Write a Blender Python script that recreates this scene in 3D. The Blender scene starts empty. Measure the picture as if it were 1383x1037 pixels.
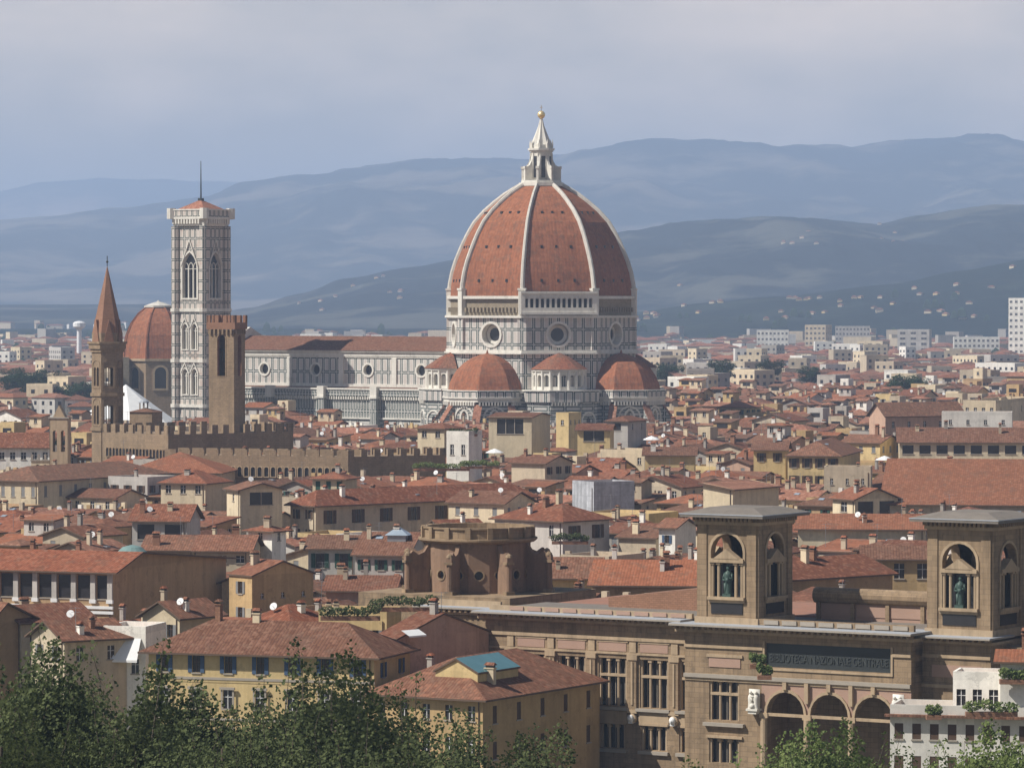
import bpy, math, random
import numpy as np
from mathutils import Matrix, Vector, noise as mnoise
from mathutils.bvhtree import BVHTree
R_ = math.radians
C = bpy.data.collections.new("city"); bpy.context.scene.collection.children.link(C)
SC = bpy.context.scene
# ------------------------------------------------------------------ camera, sky, sun, exposure
H, F, YH, CX, CY = 55.0, 5750.0, 405.0, 691.5, 518.5     # eye height, focal length / horizon / centre in photo pixels
cd = bpy.data.cameras.new("camera"); cam = bpy.data.objects.new("camera", cd); C.objects.link(cam)
cam.location = (0, 0, H); cam.rotation_euler = (R_(90) - math.atan((CY - YH) / F), 0, 0)
cd.sensor_width = 36; cd.lens = 36 * F / 1383.0; cd.clip_start = 1; cd.clip_end = 80000
SC.camera = cam
SUN_AZ, SUN_EL = 72.0, 47.0       # degrees to the left of the direction that points back at the camera, elevation
sx, sy, sz = -math.sin(R_(SUN_AZ)) * math.cos(R_(SUN_EL)), -math.cos(R_(SUN_AZ)) * math.cos(R_(SUN_EL)), math.sin(R_(SUN_EL))
sl = bpy.data.lights.new("sun", 'SUN'); so = bpy.data.objects.new("sun", sl); C.objects.link(so)
sl.energy = 5.0; sl.angle = R_(0.5); sl.color = (1, .95, .87)
so.rotation_euler = Vector((sx, sy, sz)).to_track_quat('Z', 'Y').to_euler()
w = bpy.data.worlds.new("World"); SC.world = w; w.use_nodes = True
nt = w.node_tree; nt.nodes.clear()
o_ = nt.nodes.new("ShaderNodeOutputWorld"); bg = nt.nodes.new("ShaderNodeBackground")
sk = nt.nodes.new("ShaderNodeTexSky"); sk.sky_type = 'NISHITA'; sk.sun_disc = False
sk.sun_elevation = R_(SUN_EL); sk.sun_rotation = math.atan2(sx, sy); sk.altitude = 100
sk.air_density = 1.0; sk.dust_density = 1.2; sk.ozone_density = 2.0
bg.inputs[1].default_value = 0.05
tc = nt.nodes.new("ShaderNodeTexCoord"); mp = nt.nodes.new("ShaderNodeMapping"); mp.inputs['Scale'].default_value = (1, 1, 2.6)
nz = nt.nodes.new("ShaderNodeTexNoise"); nz.inputs['Scale'].default_value = 9; nz.inputs['Detail'].default_value = 7; nz.inputs['Roughness'].default_value = .55
cr = nt.nodes.new("ShaderNodeValToRGB"); cr.color_ramp.elements[0].position = .42; cr.color_ramp.elements[1].position = .8
cr.color_ramp.elements[1].color = (.5, .5, .5, 1)
mx = nt.nodes.new("ShaderNodeMixRGB"); mx.inputs[2].default_value = (22, 17.6, 13.8, 1)
L = nt.links.new
L(tc.outputs['Generated'], mp.inputs[0]); L(mp.outputs[0], nz.inputs[0]); L(nz.outputs[0], cr.inputs[0])
sp_ = nt.nodes.new("ShaderNodeSeparateXYZ"); L(tc.outputs['Generated'], sp_.inputs[0])
vr = nt.nodes.new("ShaderNodeMapRange"); L(sp_.outputs[2], vr.inputs[0]); vr.inputs[1].default_value = .03; vr.inputs[2].default_value = .32; vr.inputs[3].default_value = .8; vr.inputs[4].default_value = 0
va = nt.nodes.new("ShaderNodeMath"); va.operation = 'MULTIPLY_ADD'; L(cr.outputs[0], va.inputs[0]); va.inputs[1].default_value = 1.7; va.inputs[2].default_value = .45
vm = nt.nodes.new("ShaderNodeMath"); vm.operation = 'MULTIPLY'; vm.use_clamp = True; L(va.outputs[0], vm.inputs[0]); L(vr.outputs[0], vm.inputs[1]); L(vm.outputs[0], mx.inputs[0]); L(sk.outputs[0], mx.inputs[1]); L(mx.outputs[0], bg.inputs[0]); L(bg.outputs[0], o_.inputs[0])
SC.view_settings.view_transform = 'Standard'; SC.view_settings.look = 'None'
SC.view_settings.exposure = 0.25; SC.view_settings.gamma = 1
SC.cycles.max_bounces = 6; SC.cycles.volume_bounces = 1; SC.cycles.use_denoising = True

# ------------------------------------------------------------------ helpers
def PX(x, Y): return (x - CX) / F * Y
def PZ(y, Y): return H - (y - YH) / F * Y
def sx_of(X, Y): return CX + F * X / Y
def sy_of(z, Y): return YH + (H - z) * F / Y
def ground(X, Y):
    if Y < 330: return max(-4, 50 - Y * .165 + min(0, 0))
    if Y < 640: return -4
    if Y < 940: return -4 + 4 * (Y - 640) / 300
    return 0.0
MATS = {}
def mat(name, col, rough=.9, n=(.6, .35), fine=(6, .15), island=0., obj=0., metal=0., tiles=None, marble=None, planks=None, spec=.3, bump=0., tc=1., streak=0., weather=0., stone=None, mottle=None):
    """procedural surface: broad stains, fine grain, per-piece variation and optional tile rows / marble panels / stone courses"""
    m = bpy.data.materials.new(name); m.use_nodes = True; t = m.node_tree; N = t.nodes; K = t.links.new
    b = N['Principled BSDF']; b.inputs['Roughness'].default_value = rough; b.inputs['Metallic'].default_value = metal
    b.inputs['Specular IOR Level'].default_value = spec
    MATS[name] = m
    geo = N.new("ShaderNodeNewGeometry"); uv = N.new("ShaderNodeUVMap"); uv.uv_map = 'UV'
    def M(op, a, b2=None, c=None):
        q = N.new("ShaderNodeMath"); q.operation = op
        for i, vv in enumerate((a, b2, c)):
            if vv is None: continue
            if isinstance(vv, (int, float)): q.inputs[i].default_value = vv
            else: K(vv, q.inputs[i])
        return q.outputs[0]
    def noisef(scale, det=4, r=.6, src=None):
        q = N.new("ShaderNodeTexNoise"); q.inputs['Scale'].default_value = scale; q.inputs['Detail'].default_value = det; q.inputs['Roughness'].default_value = r
        K(src or geo.outputs['Position'], q.inputs['Vector']); return q.outputs[0]
    val = M('ADD', 1 - n[1] * .5, M('MULTIPLY', noisef(n[0]), n[1]))
    val = M('MULTIPLY', val, M('ADD', 1 - fine[1] * .5, M('MULTIPLY', noisef(fine[0], 3), fine[1])))
    if island:
        val = M('MULTIPLY', val, M('ADD', 1 - island * .5, M('MULTIPLY', geo.outputs['Random Per Island'], island)))
    if obj:
        oi = N.new("ShaderNodeObjectInfo")
        val = M('MULTIPLY', val, M('ADD', 1 - obj * .5, M('MULTIPLY', oi.outputs['Random'], obj)))
    base = N.new("ShaderNodeMixRGB"); base.blend_type = 'MULTIPLY'; base.inputs[0].default_value = 1
    base.inputs[1].default_value = (*col, 1); K(val, base.inputs[2]); out = base.outputs[0]
    sep = N.new("ShaderNodeSeparateXYZ"); K(uv.outputs[0], sep.inputs[0]); U, V = sep.outputs[0], sep.outputs[1]
    def over(out, fac, c):
        q = N.new("ShaderNodeMixRGB"); K(fac, q.inputs[0]); K(out, q.inputs[1]); q.inputs[2].default_value = (*c, 1); return q.outputs[0]
    if mottle:
        f = M('MULTIPLY', M('GREATER_THAN', noisef(mottle[0], 5, .7), mottle[1]), mottle[3]); out = over(out, f, mottle[2])
    if streak:   # rain streaks and soot running down
        mp_ = N.new("ShaderNodeMapping"); mp_.inputs['Scale'].default_value = (1, 1, .07); K(geo.outputs['Position'], mp_.inputs[0])
        q = N.new("ShaderNodeMapRange"); K(noisef(.9, 6, .7, mp_.outputs[0]), q.inputs[0]); q.inputs[1].default_value = .45; q.inputs[2].default_value = .72; out = over(out, M('MULTIPLY', q.outputs[0], streak), tuple(c * .4 for c in col))
    if weather:  # whole pieces that have aged towards grey brown
        oi2 = N.new("ShaderNodeObjectInfo"); rr_ = M('FRACT', M('ADD', M('MULTIPLY', oi2.outputs['Random'], 7.31), M('MULTIPLY', geo.outputs['Random Per Island'], 3.7))); out = over(out, M('MULTIPLY', rr_, weather), (.17, .115, .08))
    hgt = None
    if tiles:   # rows of barrel tiles down the slope, courses across, odd single tiles paler or darker
        pu, pv = tiles
        row = M('ABSOLUTE', M('SUBTRACT', M('FRACT', M('DIVIDE', U, pu)), .5))
        crs = M('FRACT', M('DIVIDE', V, pv))
        cell = N.new("ShaderNodeTexWhiteNoise"); cell.noise_dimensions = '2D'
        cb = N.new("ShaderNodeCombineXYZ"); K(M('FLOOR', M('DIVIDE', U, pu)), cb.inputs[0]); K(M('FLOOR', M('DIVIDE', V, pv)), cb.inputs[1]); K(cb.outputs[0], cell.inputs[0])
        f = M('MULTIPLY', M('GREATER_THAN', row, .36), .5 * tc); out = over(out, f, tuple(c * .35 for c in col))
        f = M('MULTIPLY', M('GREATER_THAN', cell.outputs[0], .8), .4 * tc); out = over(out, f, (min(1, col[0] * 1.5), col[1] * 1.9, col[2] * 2.1))
        f = M('MULTIPLY', M('LESS_THAN', cell.outputs[0], .2), .45 * tc); out = over(out, f, tuple(c * .5 for c in col))
        f = M('MULTIPLY', M('GREATER_THAN', noisef(.35, 6, .75), .56), .42); out = over(out, f, (.14, .085, .06))
        f = M('MULTIPLY', M('GREATER_THAN', noisef(1.4, 5, .7), .6), .3); out = over(out, f, (.36, .22, .15))
        hgt = M('MULTIPLY', M('SUBTRACT', .5, row), .12)
    if marble:  # white slabs framed in dark green bands: (period u, period v, v shift, line width, strength)
        pu, pv, vo, lw, st = marble
        du = M('MULTIPLY', M('SUBTRACT', .5, M('ABSOLUTE', M('SUBTRACT', M('FRACT', M('DIVIDE', U, pu)), .5))), pu)
        dv = M('MULTIPLY', M('SUBTRACT', .5, M('ABSOLUTE', M('SUBTRACT', M('FRACT', M('DIVIDE', M('ADD', V, vo), pv)), .5))), pv)
        d = M('MINIMUM', du, dv)
        ln = M('MULTIPLY', M('GREATER_THAN', d, .16), M('LESS_THAN', d, .16 + lw))
        out = over(out, M('MULTIPLY', ln, st), (.035, .06, .055))
        ln2 = M('LESS_THAN', d, .05); out = over(out, M('MULTIPLY', ln2, st * .45), (.12, .13, .13))
        pk = M('MULTIPLY', M('GREATER_THAN', d, .52 + lw), .28); out = over(out, pk, (.42, .3, .25))
    if stone:   # (course height, block length)
        bk = N.new("ShaderNodeTexBrick"); K(uv.outputs[0], bk.inputs['Vector']); bk.inputs['Scale'].default_value = 1
        bk.inputs['Row Height'].default_value = stone[0]; bk.inputs['Brick Width'].default_value = stone[1]; bk.inputs['Mortar Size'].default_value = .03
        bk.inputs['Color1'].default_value = (1, 1, 1, 1); bk.inputs['Color2'].default_value = (.6, .6, .6, 1); bk.inputs['Mortar'].default_value = (.35, .35, .35, 1)
        q = N.new("ShaderNodeMixRGB"); q.blend_type = 'MULTIPLY'; q.inputs[0].default_value = .5; K(out, q.inputs[1]); K(bk.outputs[0], q.inputs[2]); out = q.outputs[0]
    K(out, b.inputs['Base Color'])
    if hgt is not None or bump:
        bp = N.new("ShaderNodeBump"); bp.inputs['Strength'].default_value = .5 if hgt is not None else bump; bp.inputs['Distance'].default_value = .6 if hgt is not None else .3
        K(hgt if hgt is not None else noisef(3, 5), bp.inputs['Height']); K(bp.outputs[0], b.inputs['Normal'])
    return m

class MB:
    def __init__(s, mats, T=None):
        s.v = []; s.f = []; s.m = []; s.mats = mats if isinstance(mats, (list, tuple)) else [mats]; s.T = T
    def add(s, vs, fs, m=0):
        b = len(s.v); T = s.T
        s.v += [tuple(T @ Vector(p)) for p in vs] if T is not None else [tuple(p) for p in vs]
        for f in fs: s.f.append([b + i for i in f]); s.m.append(m)
        return s
    def quad(s, a, b, c, d, m=0): return s.add([a, b, c, d], [(0, 1, 2, 3)], m)
    def box(s, x0, x1, y0, y1, z0, z1, m=0):
        return s.add([(x0, y0, z0), (x1, y0, z0), (x1, y1, z0), (x0, y1, z0), (x0, y0, z1), (x1, y0, z1), (x1, y1, z1), (x0, y1, z1)],
                     [(0, 3, 2, 1), (4, 5, 6, 7), (0, 1, 5, 4), (1, 2, 6, 5), (2, 3, 7, 6), (3, 0, 4, 7)], m)
    def prism(s, poly, z0, z1, m=0, cap=True):
        n = len(poly); vs = [(x, y, z0) for x, y in poly] + [(x, y, z1) for x, y in poly]
        fs = [(i, (i + 1) % n, n + (i + 1) % n, n + i) for i in range(n)]
        if cap: fs += [tuple(range(n, 2 * n)), tuple(range(n - 1, -1, -1))]
        return s.add(vs, fs, m)
    def lathe(s, prof, n=16, c=(0, 0), m=0, a0=0., a1=2 * math.pi, sweepcap=False):
        full = abs(a1 - a0 - 2 * math.pi) < 1e-6; k = n if full else n + 1
        vs = []; fs = []
        for r, z in prof:
            for i in range(k):
                a = a0 + (a1 - a0) * i / n; vs.append((c[0] + r * math.cos(a), c[1] + r * math.sin(a), z))
        for j in range(len(prof) - 1):
            for i in range(n):
                i2 = (i + 1) % k; fs.append((j * k + i, j * k + i2, (j + 1) * k + i2, (j + 1) * k + i))
        if full and prof[-1][0] > .05: fs.append(tuple((len(prof) - 1) * k + i for i in range(k)))
        return s.add(vs, fs, m)
    def bar(s, p, q, r, n=6, m=0, r2=None):
        p, q = Vector(p), Vector(q); d = (q - p).normalized(); r2 = r if r2 is None else r2
        a = d.orthogonal().normalized(); b = d.cross(a)
        vs = [p + (a * math.cos(2 * math.pi * i / n) + b * math.sin(2 * math.pi * i / n)) * r for i in range(n)] + \
             [q + (a * math.cos(2 * math.pi * i / n) + b * math.sin(2 * math.pi * i / n)) * r2 for i in range(n)]
        return s.add(vs, [(i, (i + 1) % n, n + (i + 1) % n, n + i) for i in range(n)] + [tuple(range(n, 2 * n)), tuple(range(n - 1, -1, -1))], m)
    def ball(s, c, r, m=0, n=10, sz=1.):
        return s.lathe([(r * math.cos(t) + 1e-4, c[2] + r * sz * math.sin(t)) for t in [math.pi * (k / 8 - .5) for k in range(9)]], n, c[:2], m)
    def mesh(s, name):
        me = bpy.data.meshes.new(name); me.from_pydata(s.v, [], s.f)
        for q in s.mats: me.materials.append(MATS[q] if isinstance(q, str) else q)
        if s.f:
            me.polygons.foreach_set("material_index", s.m)
            uvl = me.uv_layers.new(name='UV'); nl = len(me.loops)
            co = np.empty(len(me.vertices) * 3, 'f'); me.vertices.foreach_get('co', co); co = co.reshape(-1, 3)
            nn = np.empty(len(me.polygons) * 3, 'f'); me.polygons.foreach_get('normal', nn); nn = nn.reshape(-1, 3)
            lt = np.empty(len(me.polygons), 'i'); me.polygons.foreach_get('loop_total', lt)
            lv = np.empty(nl, 'i'); me.loops.foreach_get('vertex_index', lv)
            n_ = np.repeat(nn, lt, axis=0); p = co[lv]
            h = np.stack([-n_[:, 1], n_[:, 0], np.zeros(nl)], 1); ln = np.linalg.norm(h, axis=1, keepdims=True)
            h = np.where(ln > .02, h / np.maximum(ln, 1e-6), np.array([[1., 0, 0]])); vv = np.cross(n_, h)
            uvs = np.stack([(p * h).sum(1), (p * vv).sum(1)], 1).astype('f')
            uvl.data.foreach_set('uv', uvs.ravel())
        me.update(); return me
    def obj(s, name, parent=None, smooth=False):
        me = s.mesh(name); o = bpy.data.objects.new(name, me); C.objects.link(o)
        if smooth: me.polygons.foreach_set('use_smooth', [True] * len(me.polygons))
        if parent is not None: o.parent = parent
        return o
def tag(o, label=None, cat=None, group=None, kind=None):
    if label: o['label'] = label
    if cat: o['category'] = cat
    if group: o['group'] = group
    if kind: o['kind'] = kind
    return o
def empty(name, loc=(0, 0, 0), rz=0., label=None, cat=None, group=None):
    o = bpy.data.objects.new(name, None); C.objects.link(o); o.location = loc; o.rotation_euler = (0, 0, rz)
    return tag(o, label, cat, group)
def octo(R, n=8, off=22.5, c=(0, 0)): return [(c[0] + R * math.cos(R_(off + 360 / n * i)), c[1] + R * math.sin(R_(off + 360 / n * i))) for i in range(n)]

# a wall from point p0 to p1 (seen from outside p0 is left), with real recessed openings
def opening(a, b, zb, zt, kind='rect'): return (a, b, zb, zt, kind)
def prof(o):
    a, b, zb, zt, kind = o; w2 = (b - a) / 2
    if kind == 'rect': return [(a, zb, zt), (b, zb, zt)]
    n = 10; out = []
    for i in range(n + 1):
        t = -math.cos(math.pi * i / n); s = a + w2 + w2 * t
        if kind == 'round': out.append((s, zb, zt + w2 * math.sqrt(max(0, 1 - t * t))))       # zt = spring line
        elif kind == 'point':
            x = abs(t) * w2; out.append((s, zb, zt + math.sqrt(max(0, (2 * w2) ** 2 - (x + w2) ** 2))))
        elif kind == 'circle':
            r = w2 * math.sqrt(max(0, 1 - t * t)); zc = (zb + zt) / 2; out.append((s, zc - r, zc + r))
    return out
def wall(mb, p0, p1, z0, z1, ops=(), t=.25, m=0, mr=None, reveal=True):
    p0 = Vector((p0[0], p0[1], 0)); p1 = Vector((p1[0], p1[1], 0)); d = p1 - p0; W = d.length; d.normalize()
    nrm = Vector((d.y, -d.x, 0)); mr = m if mr is None else mr
    def P(s, z, k=0.): q = p0 + d * s - nrm * k; return (q.x, q.y, z)
    def Q(*a, mm=m): mb.quad(*a, mm)
    cur = 0.
    for o in sorted(ops):
        pr = prof(o)
        if o[0] - cur > 1e-4: Q(P(cur, z0), P(o[0], z0), P(o[0], z1), P(cur, z1))
        for (s0, b0, t0), (s1, b1, t1) in zip(pr, pr[1:]):
            Q(P(s0, z0), P(s1, z0), P(s1, b1), P(s0, b0)); Q(P(s0, t0), P(s1, t1), P(s1, z1), P(s0, z1))
            if reveal:
                Q(P(s0, b0), P(s1, b1), P(s1, b1, t), P(s0, b0, t), mm=mr); Q(P(s0, t0, t), P(s1, t1, t), P(s1, t1), P(s0, t0), mm=mr)
        if reveal:
            s0, b0, t0 = pr[0]
            if t0 - b0 > .01: Q(P(s0, b0, t), P(s0, t0, t), P(s0, t0), P(s0, b0), mm=mr)
            s0, b0, t0 = pr[-1]
            if t0 - b0 > .01: Q(P(s0, b0), P(s0, t0), P(s0, t0, t), P(s0, b0, t), mm=mr)
        cur = o[1]
    if W - cur > 1e-4: Q(P(cur, z0), P(W, z0), P(W, z1), P(cur, z1))
def pane(mb, p0, p1, o, depth=.2, m=0, grow=.03):
    p0 = Vector((p0[0], p0[1], 0)); p1 = Vector((p1[0], p1[1], 0)); d = (p1 - p0).normalized(); nrm = Vector((d.y, -d.x, 0))
    pr = prof(o); vs = []
    for s, b, t in pr: q = p0 + d * s - nrm * depth; vs.append((q.x, q.y, b - grow))
    for s, b, t in reversed(pr): q = p0 + d * s - nrm * depth; vs.append((q.x, q.y, t + grow))
    mb.add(vs, [tuple(range(len(vs)))], m)
def frame(mb, p0, p1, o, w=.25, out=.1, m=0, back=0.):
    """moulding that runs round an opening, proud of the wall"""
    p0 = Vector((p0[0], p0[1], 0)); p1 = Vector((p1[0], p1[1], 0)); d = (p1 - p0).normalized(); nrm = Vector((d.y, -d.x, 0))
    pr = prof(o); inner = [(s, b) for s, b, t in pr] + [(s, t) for s, b, t in reversed(pr)]
    cs = (o[0] + o[1]) / 2; zs = [p[1] for p in inner]; cz = (min(zs) + max(zs)) / 2
    hx = (o[1] - o[0]) / 2; hz = (max(zs) - min(zs)) / 2
    outer = [(cs + (s - cs) * (1 + w / hx), cz + (z - cz) * (1 + w / hz)) for s, z in inner]
    def P(s, z, k): q = p0 + d * s + nrm * k; return (q.x, q.y, z)
    n = len(inner)
    vs = [P(s, z, out) for s, z in inner] + [P(s, z, out) for s, z in outer] + [P(s, z, -back) for s, z in outer] + [P(s, z, -back) for s, z in inner]
    fs = []
    for i in range(n):
        j = (i + 1) % n; fs += [(i, j, n + j, n + i), (n + i, n + j, 2 * n + j, 2 * n + i), (3 * n + i, 3 * n + j, j, i)]
    mb.add(vs, fs, m)

# ------------------------------------------------------------------ materials
mat('roof_tile', (.235, .083, .046), n=(.25, .6), fine=(3, .5), obj=.45, island=.3, weather=.7, streak=.35, tiles=(.42, .5), spec=.1)
mat('roof_tile_orange', (.28, .103, .054), tc=.6, n=(.25, .6), fine=(3, .45), obj=.3, island=.22, weather=.35, streak=.3, tiles=(.42, .5), spec=.1)
mat('roof_tile_brown', (.17, .070, .043), n=(.25, .6), fine=(3, .5), obj=.35, island=.22, weather=.5, streak=.3, tiles=(.42, .5), spec=.1)
mat('roof_tile_pale', (.32, .14, .09), n=(.25, .6), fine=(3, .5), obj=.3, island=.22, weather=.5, streak=.3, tiles=(.42, .5), spec=.1)
mat('dome_tile', (.31, .122, .064), n=(.1, .5), fine=(1.5, .4), streak=.6, tc=.35, tiles=(1.1, .8), spec=.1)
PAL = {'cream': (.62, .52, .36), 'ochre': (.46, .32, .16), 'yellow': (.58, .44, .22), 'white': (.76, .73, .66), 'grey': (.36, .33, .29),
       'beige': (.48, .40, .29), 'pink': (.50, .33, .24), 'brown': (.40, .27, .15), 'pale grey': (.48, .45, .41)}
for k, c in PAL.items(): mat('plaster_' + k.replace(' ', '_'), c, n=(.35, .45), fine=(2.5, .3), obj=.3, island=.25, streak=.35, mottle=(.5, .6, tuple(q * .55 for q in c), .35))
mat('eave_wood', (.12, .08, .055)); mat('window_dark', (.03, .028, .03), rough=.25, spec=.5, n=(2, .6))
mat('shutter_brown', (.09, .055, .035), n=(2, .4)); mat('shutter_green', (.03, .075, .055)); mat('shutter_blue', (.06, .10, .17)); mat('shutter_grey', (.2, .2, .2))
mat('stone_trim', (.34, .30, .25), n=(1, .4)); mat('white_paint', (.75, .75, .74)); mat('metal_grey', (.35, .36, .38), rough=.4, metal=.6)
mat('lead_sheet', (.36, .38, .41), rough=.5, n=(1, .3)); mat('zinc', (.42, .44, .46), rough=.5); mat('copper_green', (.16, .25, .24), n=(1, .4))
mat('glass_green', (.10, .22, .24), rough=.15, spec=.8); mat('glass_sky', (.3, .36, .42), rough=.15, spec=.8)
mat('marble_white', (.68, .65, .58), streak=.3, n=(.15, .35), fine=(1.2, .25), mottle=(.25, .6, (.38, .35, .3), .35))
mat('marble_rib', (.56, .53, .47), streak=.4, n=(.15, .4), fine=(1.2, .25)); mat('marble_panel', (.60, .575, .53), streak=.35, n=(.12, .35), fine=(1.2, .2), marble=(2.6, 4.7, 1.15, .3, 1), mottle=(.25, .6, (.36, .34, .3), .35))
mat('marble_niche', (.64, .61, .56), streak=.35, n=(.12, .35), fine=(1.2, .2), marble=(1.25, 5.2, 1.2, .34, 1), mottle=(.25, .6, (.36, .34, .3), .4))
mat('marble_band', (.56, .54, .50), streak=.4, n=(.12, .35), fine=(1.2, .2), marble=(5.2, 1.9, .3, .36, .95), mottle=(.25, .58, (.34, .32, .28), .45))
mat('marble_tower', (.60, .55, .49), streak=.35, n=(.12, .3), fine=(1.2, .2), marble=(2.2, 3.4, .2, .26, 1), mottle=(.25, .6, (.48, .33, .26), .45))
mat('rough_stone', (.31, .255, .18), n=(.3, .5), fine=(3, .4), stone=(.5, 1.1), bump=.3)
mat('bargello_stone', (.32, .23, .145), streak=.4, n=(.25, .5), fine=(2.5, .4), stone=(.45, .9), bump=.3)
mat('dark_brick', (.15, .10, .075), n=(.3, .4), stone=(.3, .7)); mat('tribune_stucco', (.25, .16, .105), streak=.5, n=(.4, .5), fine=(3, .3), mottle=(.5, .6, (.15, .10, .07), .5)); mat('brick_red', (.30, .16, .10), n=(.3, .5), fine=(3, .3), stone=(.25, .6))
mat('stone_dark', (.19, .165, .14), n=(.5, .5), streak=.3); mat('sandstone', (.33, .235, .145), streak=.7, stone=(.6, 1.3), n=(.3, .5), fine=(2, .3), mottle=(.4, .6, (.17, .13, .085), .4))
mat('sandstone_pale', (.42, .315, .205), streak=.55, n=(.3, .4), fine=(2, .3), mottle=(.4, .62, (.22, .17, .11), .35))
mat('terrace_red', (.30, .15, .10), n=(.4, .5), streak=.0, mottle=(.6, .55, (.2, .13, .1), .5)); mat('pink_plaster', (.38, .25, .19), n=(.4, .35)); mat('bronze_green', (.05, .085, .07), rough=.5, n=(3, .5)); mat('bronze_dark', (.035, .04, .04), rough=.5)
mat('gilt', (.95, .72, .35), rough=.3, metal=.6); mat('gilt_brown', (.4, .28, .14), rough=.4, metal=.4)
mat('bark', (.10, .08, .06)); mat('asphalt', (.06, .06, .062))
def leafmat(name, c, c2):
    m = bpy.data.materials.new(name); m.use_nodes = True; t = m.node_tree; b = t.nodes['Principled BSDF']; MATS[name] = m
    g = t.nodes.new("ShaderNodeNewGeometry"); r = t.nodes.new("ShaderNodeValToRGB"); r.color_ramp.elements[0].color = (*c, 1); r.color_ramp.elements[1].color = (*c2, 1)
    nn = t.nodes.new("ShaderNodeTexNoise"); nn.inputs['Scale'].default_value = .6; t.links.new(g.outputs['Position'], nn.inputs[0])
    ad = t.nodes.new("ShaderNodeMath"); ad.operation = 'MULTIPLY_ADD'; t.links.new(g.outputs['Random Per Island'], ad.inputs[0]); ad.inputs[1].default_value = .7
    sb = t.nodes.new("ShaderNodeMath"); sb.operation = 'SUBTRACT'; t.links.new(nn.outputs[0], sb.inputs[0]); sb.inputs[1].default_value = .35
    t.links.new(sb.outputs[0], ad.inputs[2]); t.links.new(ad.outputs[0], r.inputs[0]); t.links.new(r.outputs[0], b.inputs['Base Color'])
    b.inputs['Roughness'].default_value = .75; b.inputs['Specular IOR Level'].default_value = .15
    tl = t.nodes.new("ShaderNodeBsdfTranslucent"); t.links.new(r.outputs[0], tl.inputs[0]); ms = t.nodes.new("ShaderNodeMixShader"); ms.inputs[0].default_value = .35
    t.links.new(b.outputs[0], ms.inputs[1]); t.links.new(tl.outputs[0], ms.inputs[2]); t.links.new(ms.outputs[0], t.nodes['Material Output'].inputs[0])
leafmat('leaf_dark', (.035, .052, .02), (.15, .175, .07)); leafmat('leaf_light', (.08, .12, .03), (.25, .30, .11)); leafmat('leaf_pine', (.02, .045, .02), (.04, .075, .03))
# ------------------------------------------------------------------ ground and hills
def groundmat():
    m = mat('ground_earth', (.13, .125, .09), n=(.004, .8), fine=(.05, .5)); return m
groundmat()
g = MB('ground_earth'); xs = [-8300, -3000, -900, -300, 0, 300, 900, 3000, 8300]; ys = [-150, 0, 40, 120, 200, 280, 326, 330, 500, 640, 940, 2000, 5000, 12000, 28200]
vs = [(x, y, ground(x, y) - .2) for y in ys for x in xs]; nx = len(xs)
g.add(vs, [(j * nx + i, j * nx + i + 1, (j + 1) * nx + i + 1, (j + 1) * nx + i) for j in range(len(ys) - 1) for i in range(nx - 1)])
tag(g.obj('ground'), kind='structure')
def hillmat(name, forest, field, rock, sc):
    m = bpy.data.materials.new(name); m.use_nodes = True; t = m.node_tree; b = t.nodes['Principled BSDF']; MATS[name] = m; K = t.links.new
    b.inputs['Roughness'].default_value = 1; b.inputs['Specular IOR Level'].default_value = 0
    g_ = t.nodes.new("ShaderNodeNewGeometry"); out = None
    def nz(s, d, r):
        q = t.nodes.new("ShaderNodeTexNoise"); q.inputs['Scale'].default_value = s; q.inputs['Detail'].default_value = d; q.inputs['Roughness'].default_value = r; K(g_.outputs['Position'], q.inputs[0]); return q.outputs[0]
    def ramp(src, a, b2):
        q = t.nodes.new("ShaderNodeMapRange"); K(src, q.inputs[0]); q.inputs[1].default_value = a; q.inputs[2].default_value = b2; return q.outputs[0]
    m1 = t.nodes.new("ShaderNodeMixRGB"); m1.inputs[1].default_value = (*forest, 1); m1.inputs[2].default_value = (*field, 1); K(ramp(nz(sc, 8, .7), .5, .58), m1.inputs[0])
    m2 = t.nodes.new("ShaderNodeMixRGB"); m2.inputs[2].default_value = (*rock, 1); K(m1.outputs[0], m2.inputs[1]); K(ramp(nz(sc * .35, 6, .7), .6, .75), m2.inputs[0])
    m3 = t.nodes.new("ShaderNodeMixRGB"); m3.blend_type = 'MULTIPLY'; m3.inputs[0].default_value = .6; K(m2.outputs[0], m3.inputs[1]); K(nz(sc * 9, 4, .8), m3.inputs[2])
    K(m3.outputs[0], b.inputs['Base Color'])
hillmat('far_slope', (.02, .03, .03), (.2, .17, .13), (.6, .42, .34), .0008)
hillmat('near_slope', (.02, .028, .03), (.105, .105, .085), (.2, .16, .12), .0024)
hillmat('foot_woods', (.018, .03, .028), (.035, .05, .04), (.12, .10, .08), .003)
def lerp_pts(P, x):
    if x <= P[0][0]: return P[0][1]
    for (a, ya), (b, yb) in zip(P, P[1:]):
        if x <= b:
            t = (x - a) / (b - a); t = t * t * (3 - 2 * t) * .6 + t * .4; return ya + (yb - ya) * t
    return P[-1][1]
HILLS = []
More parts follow.
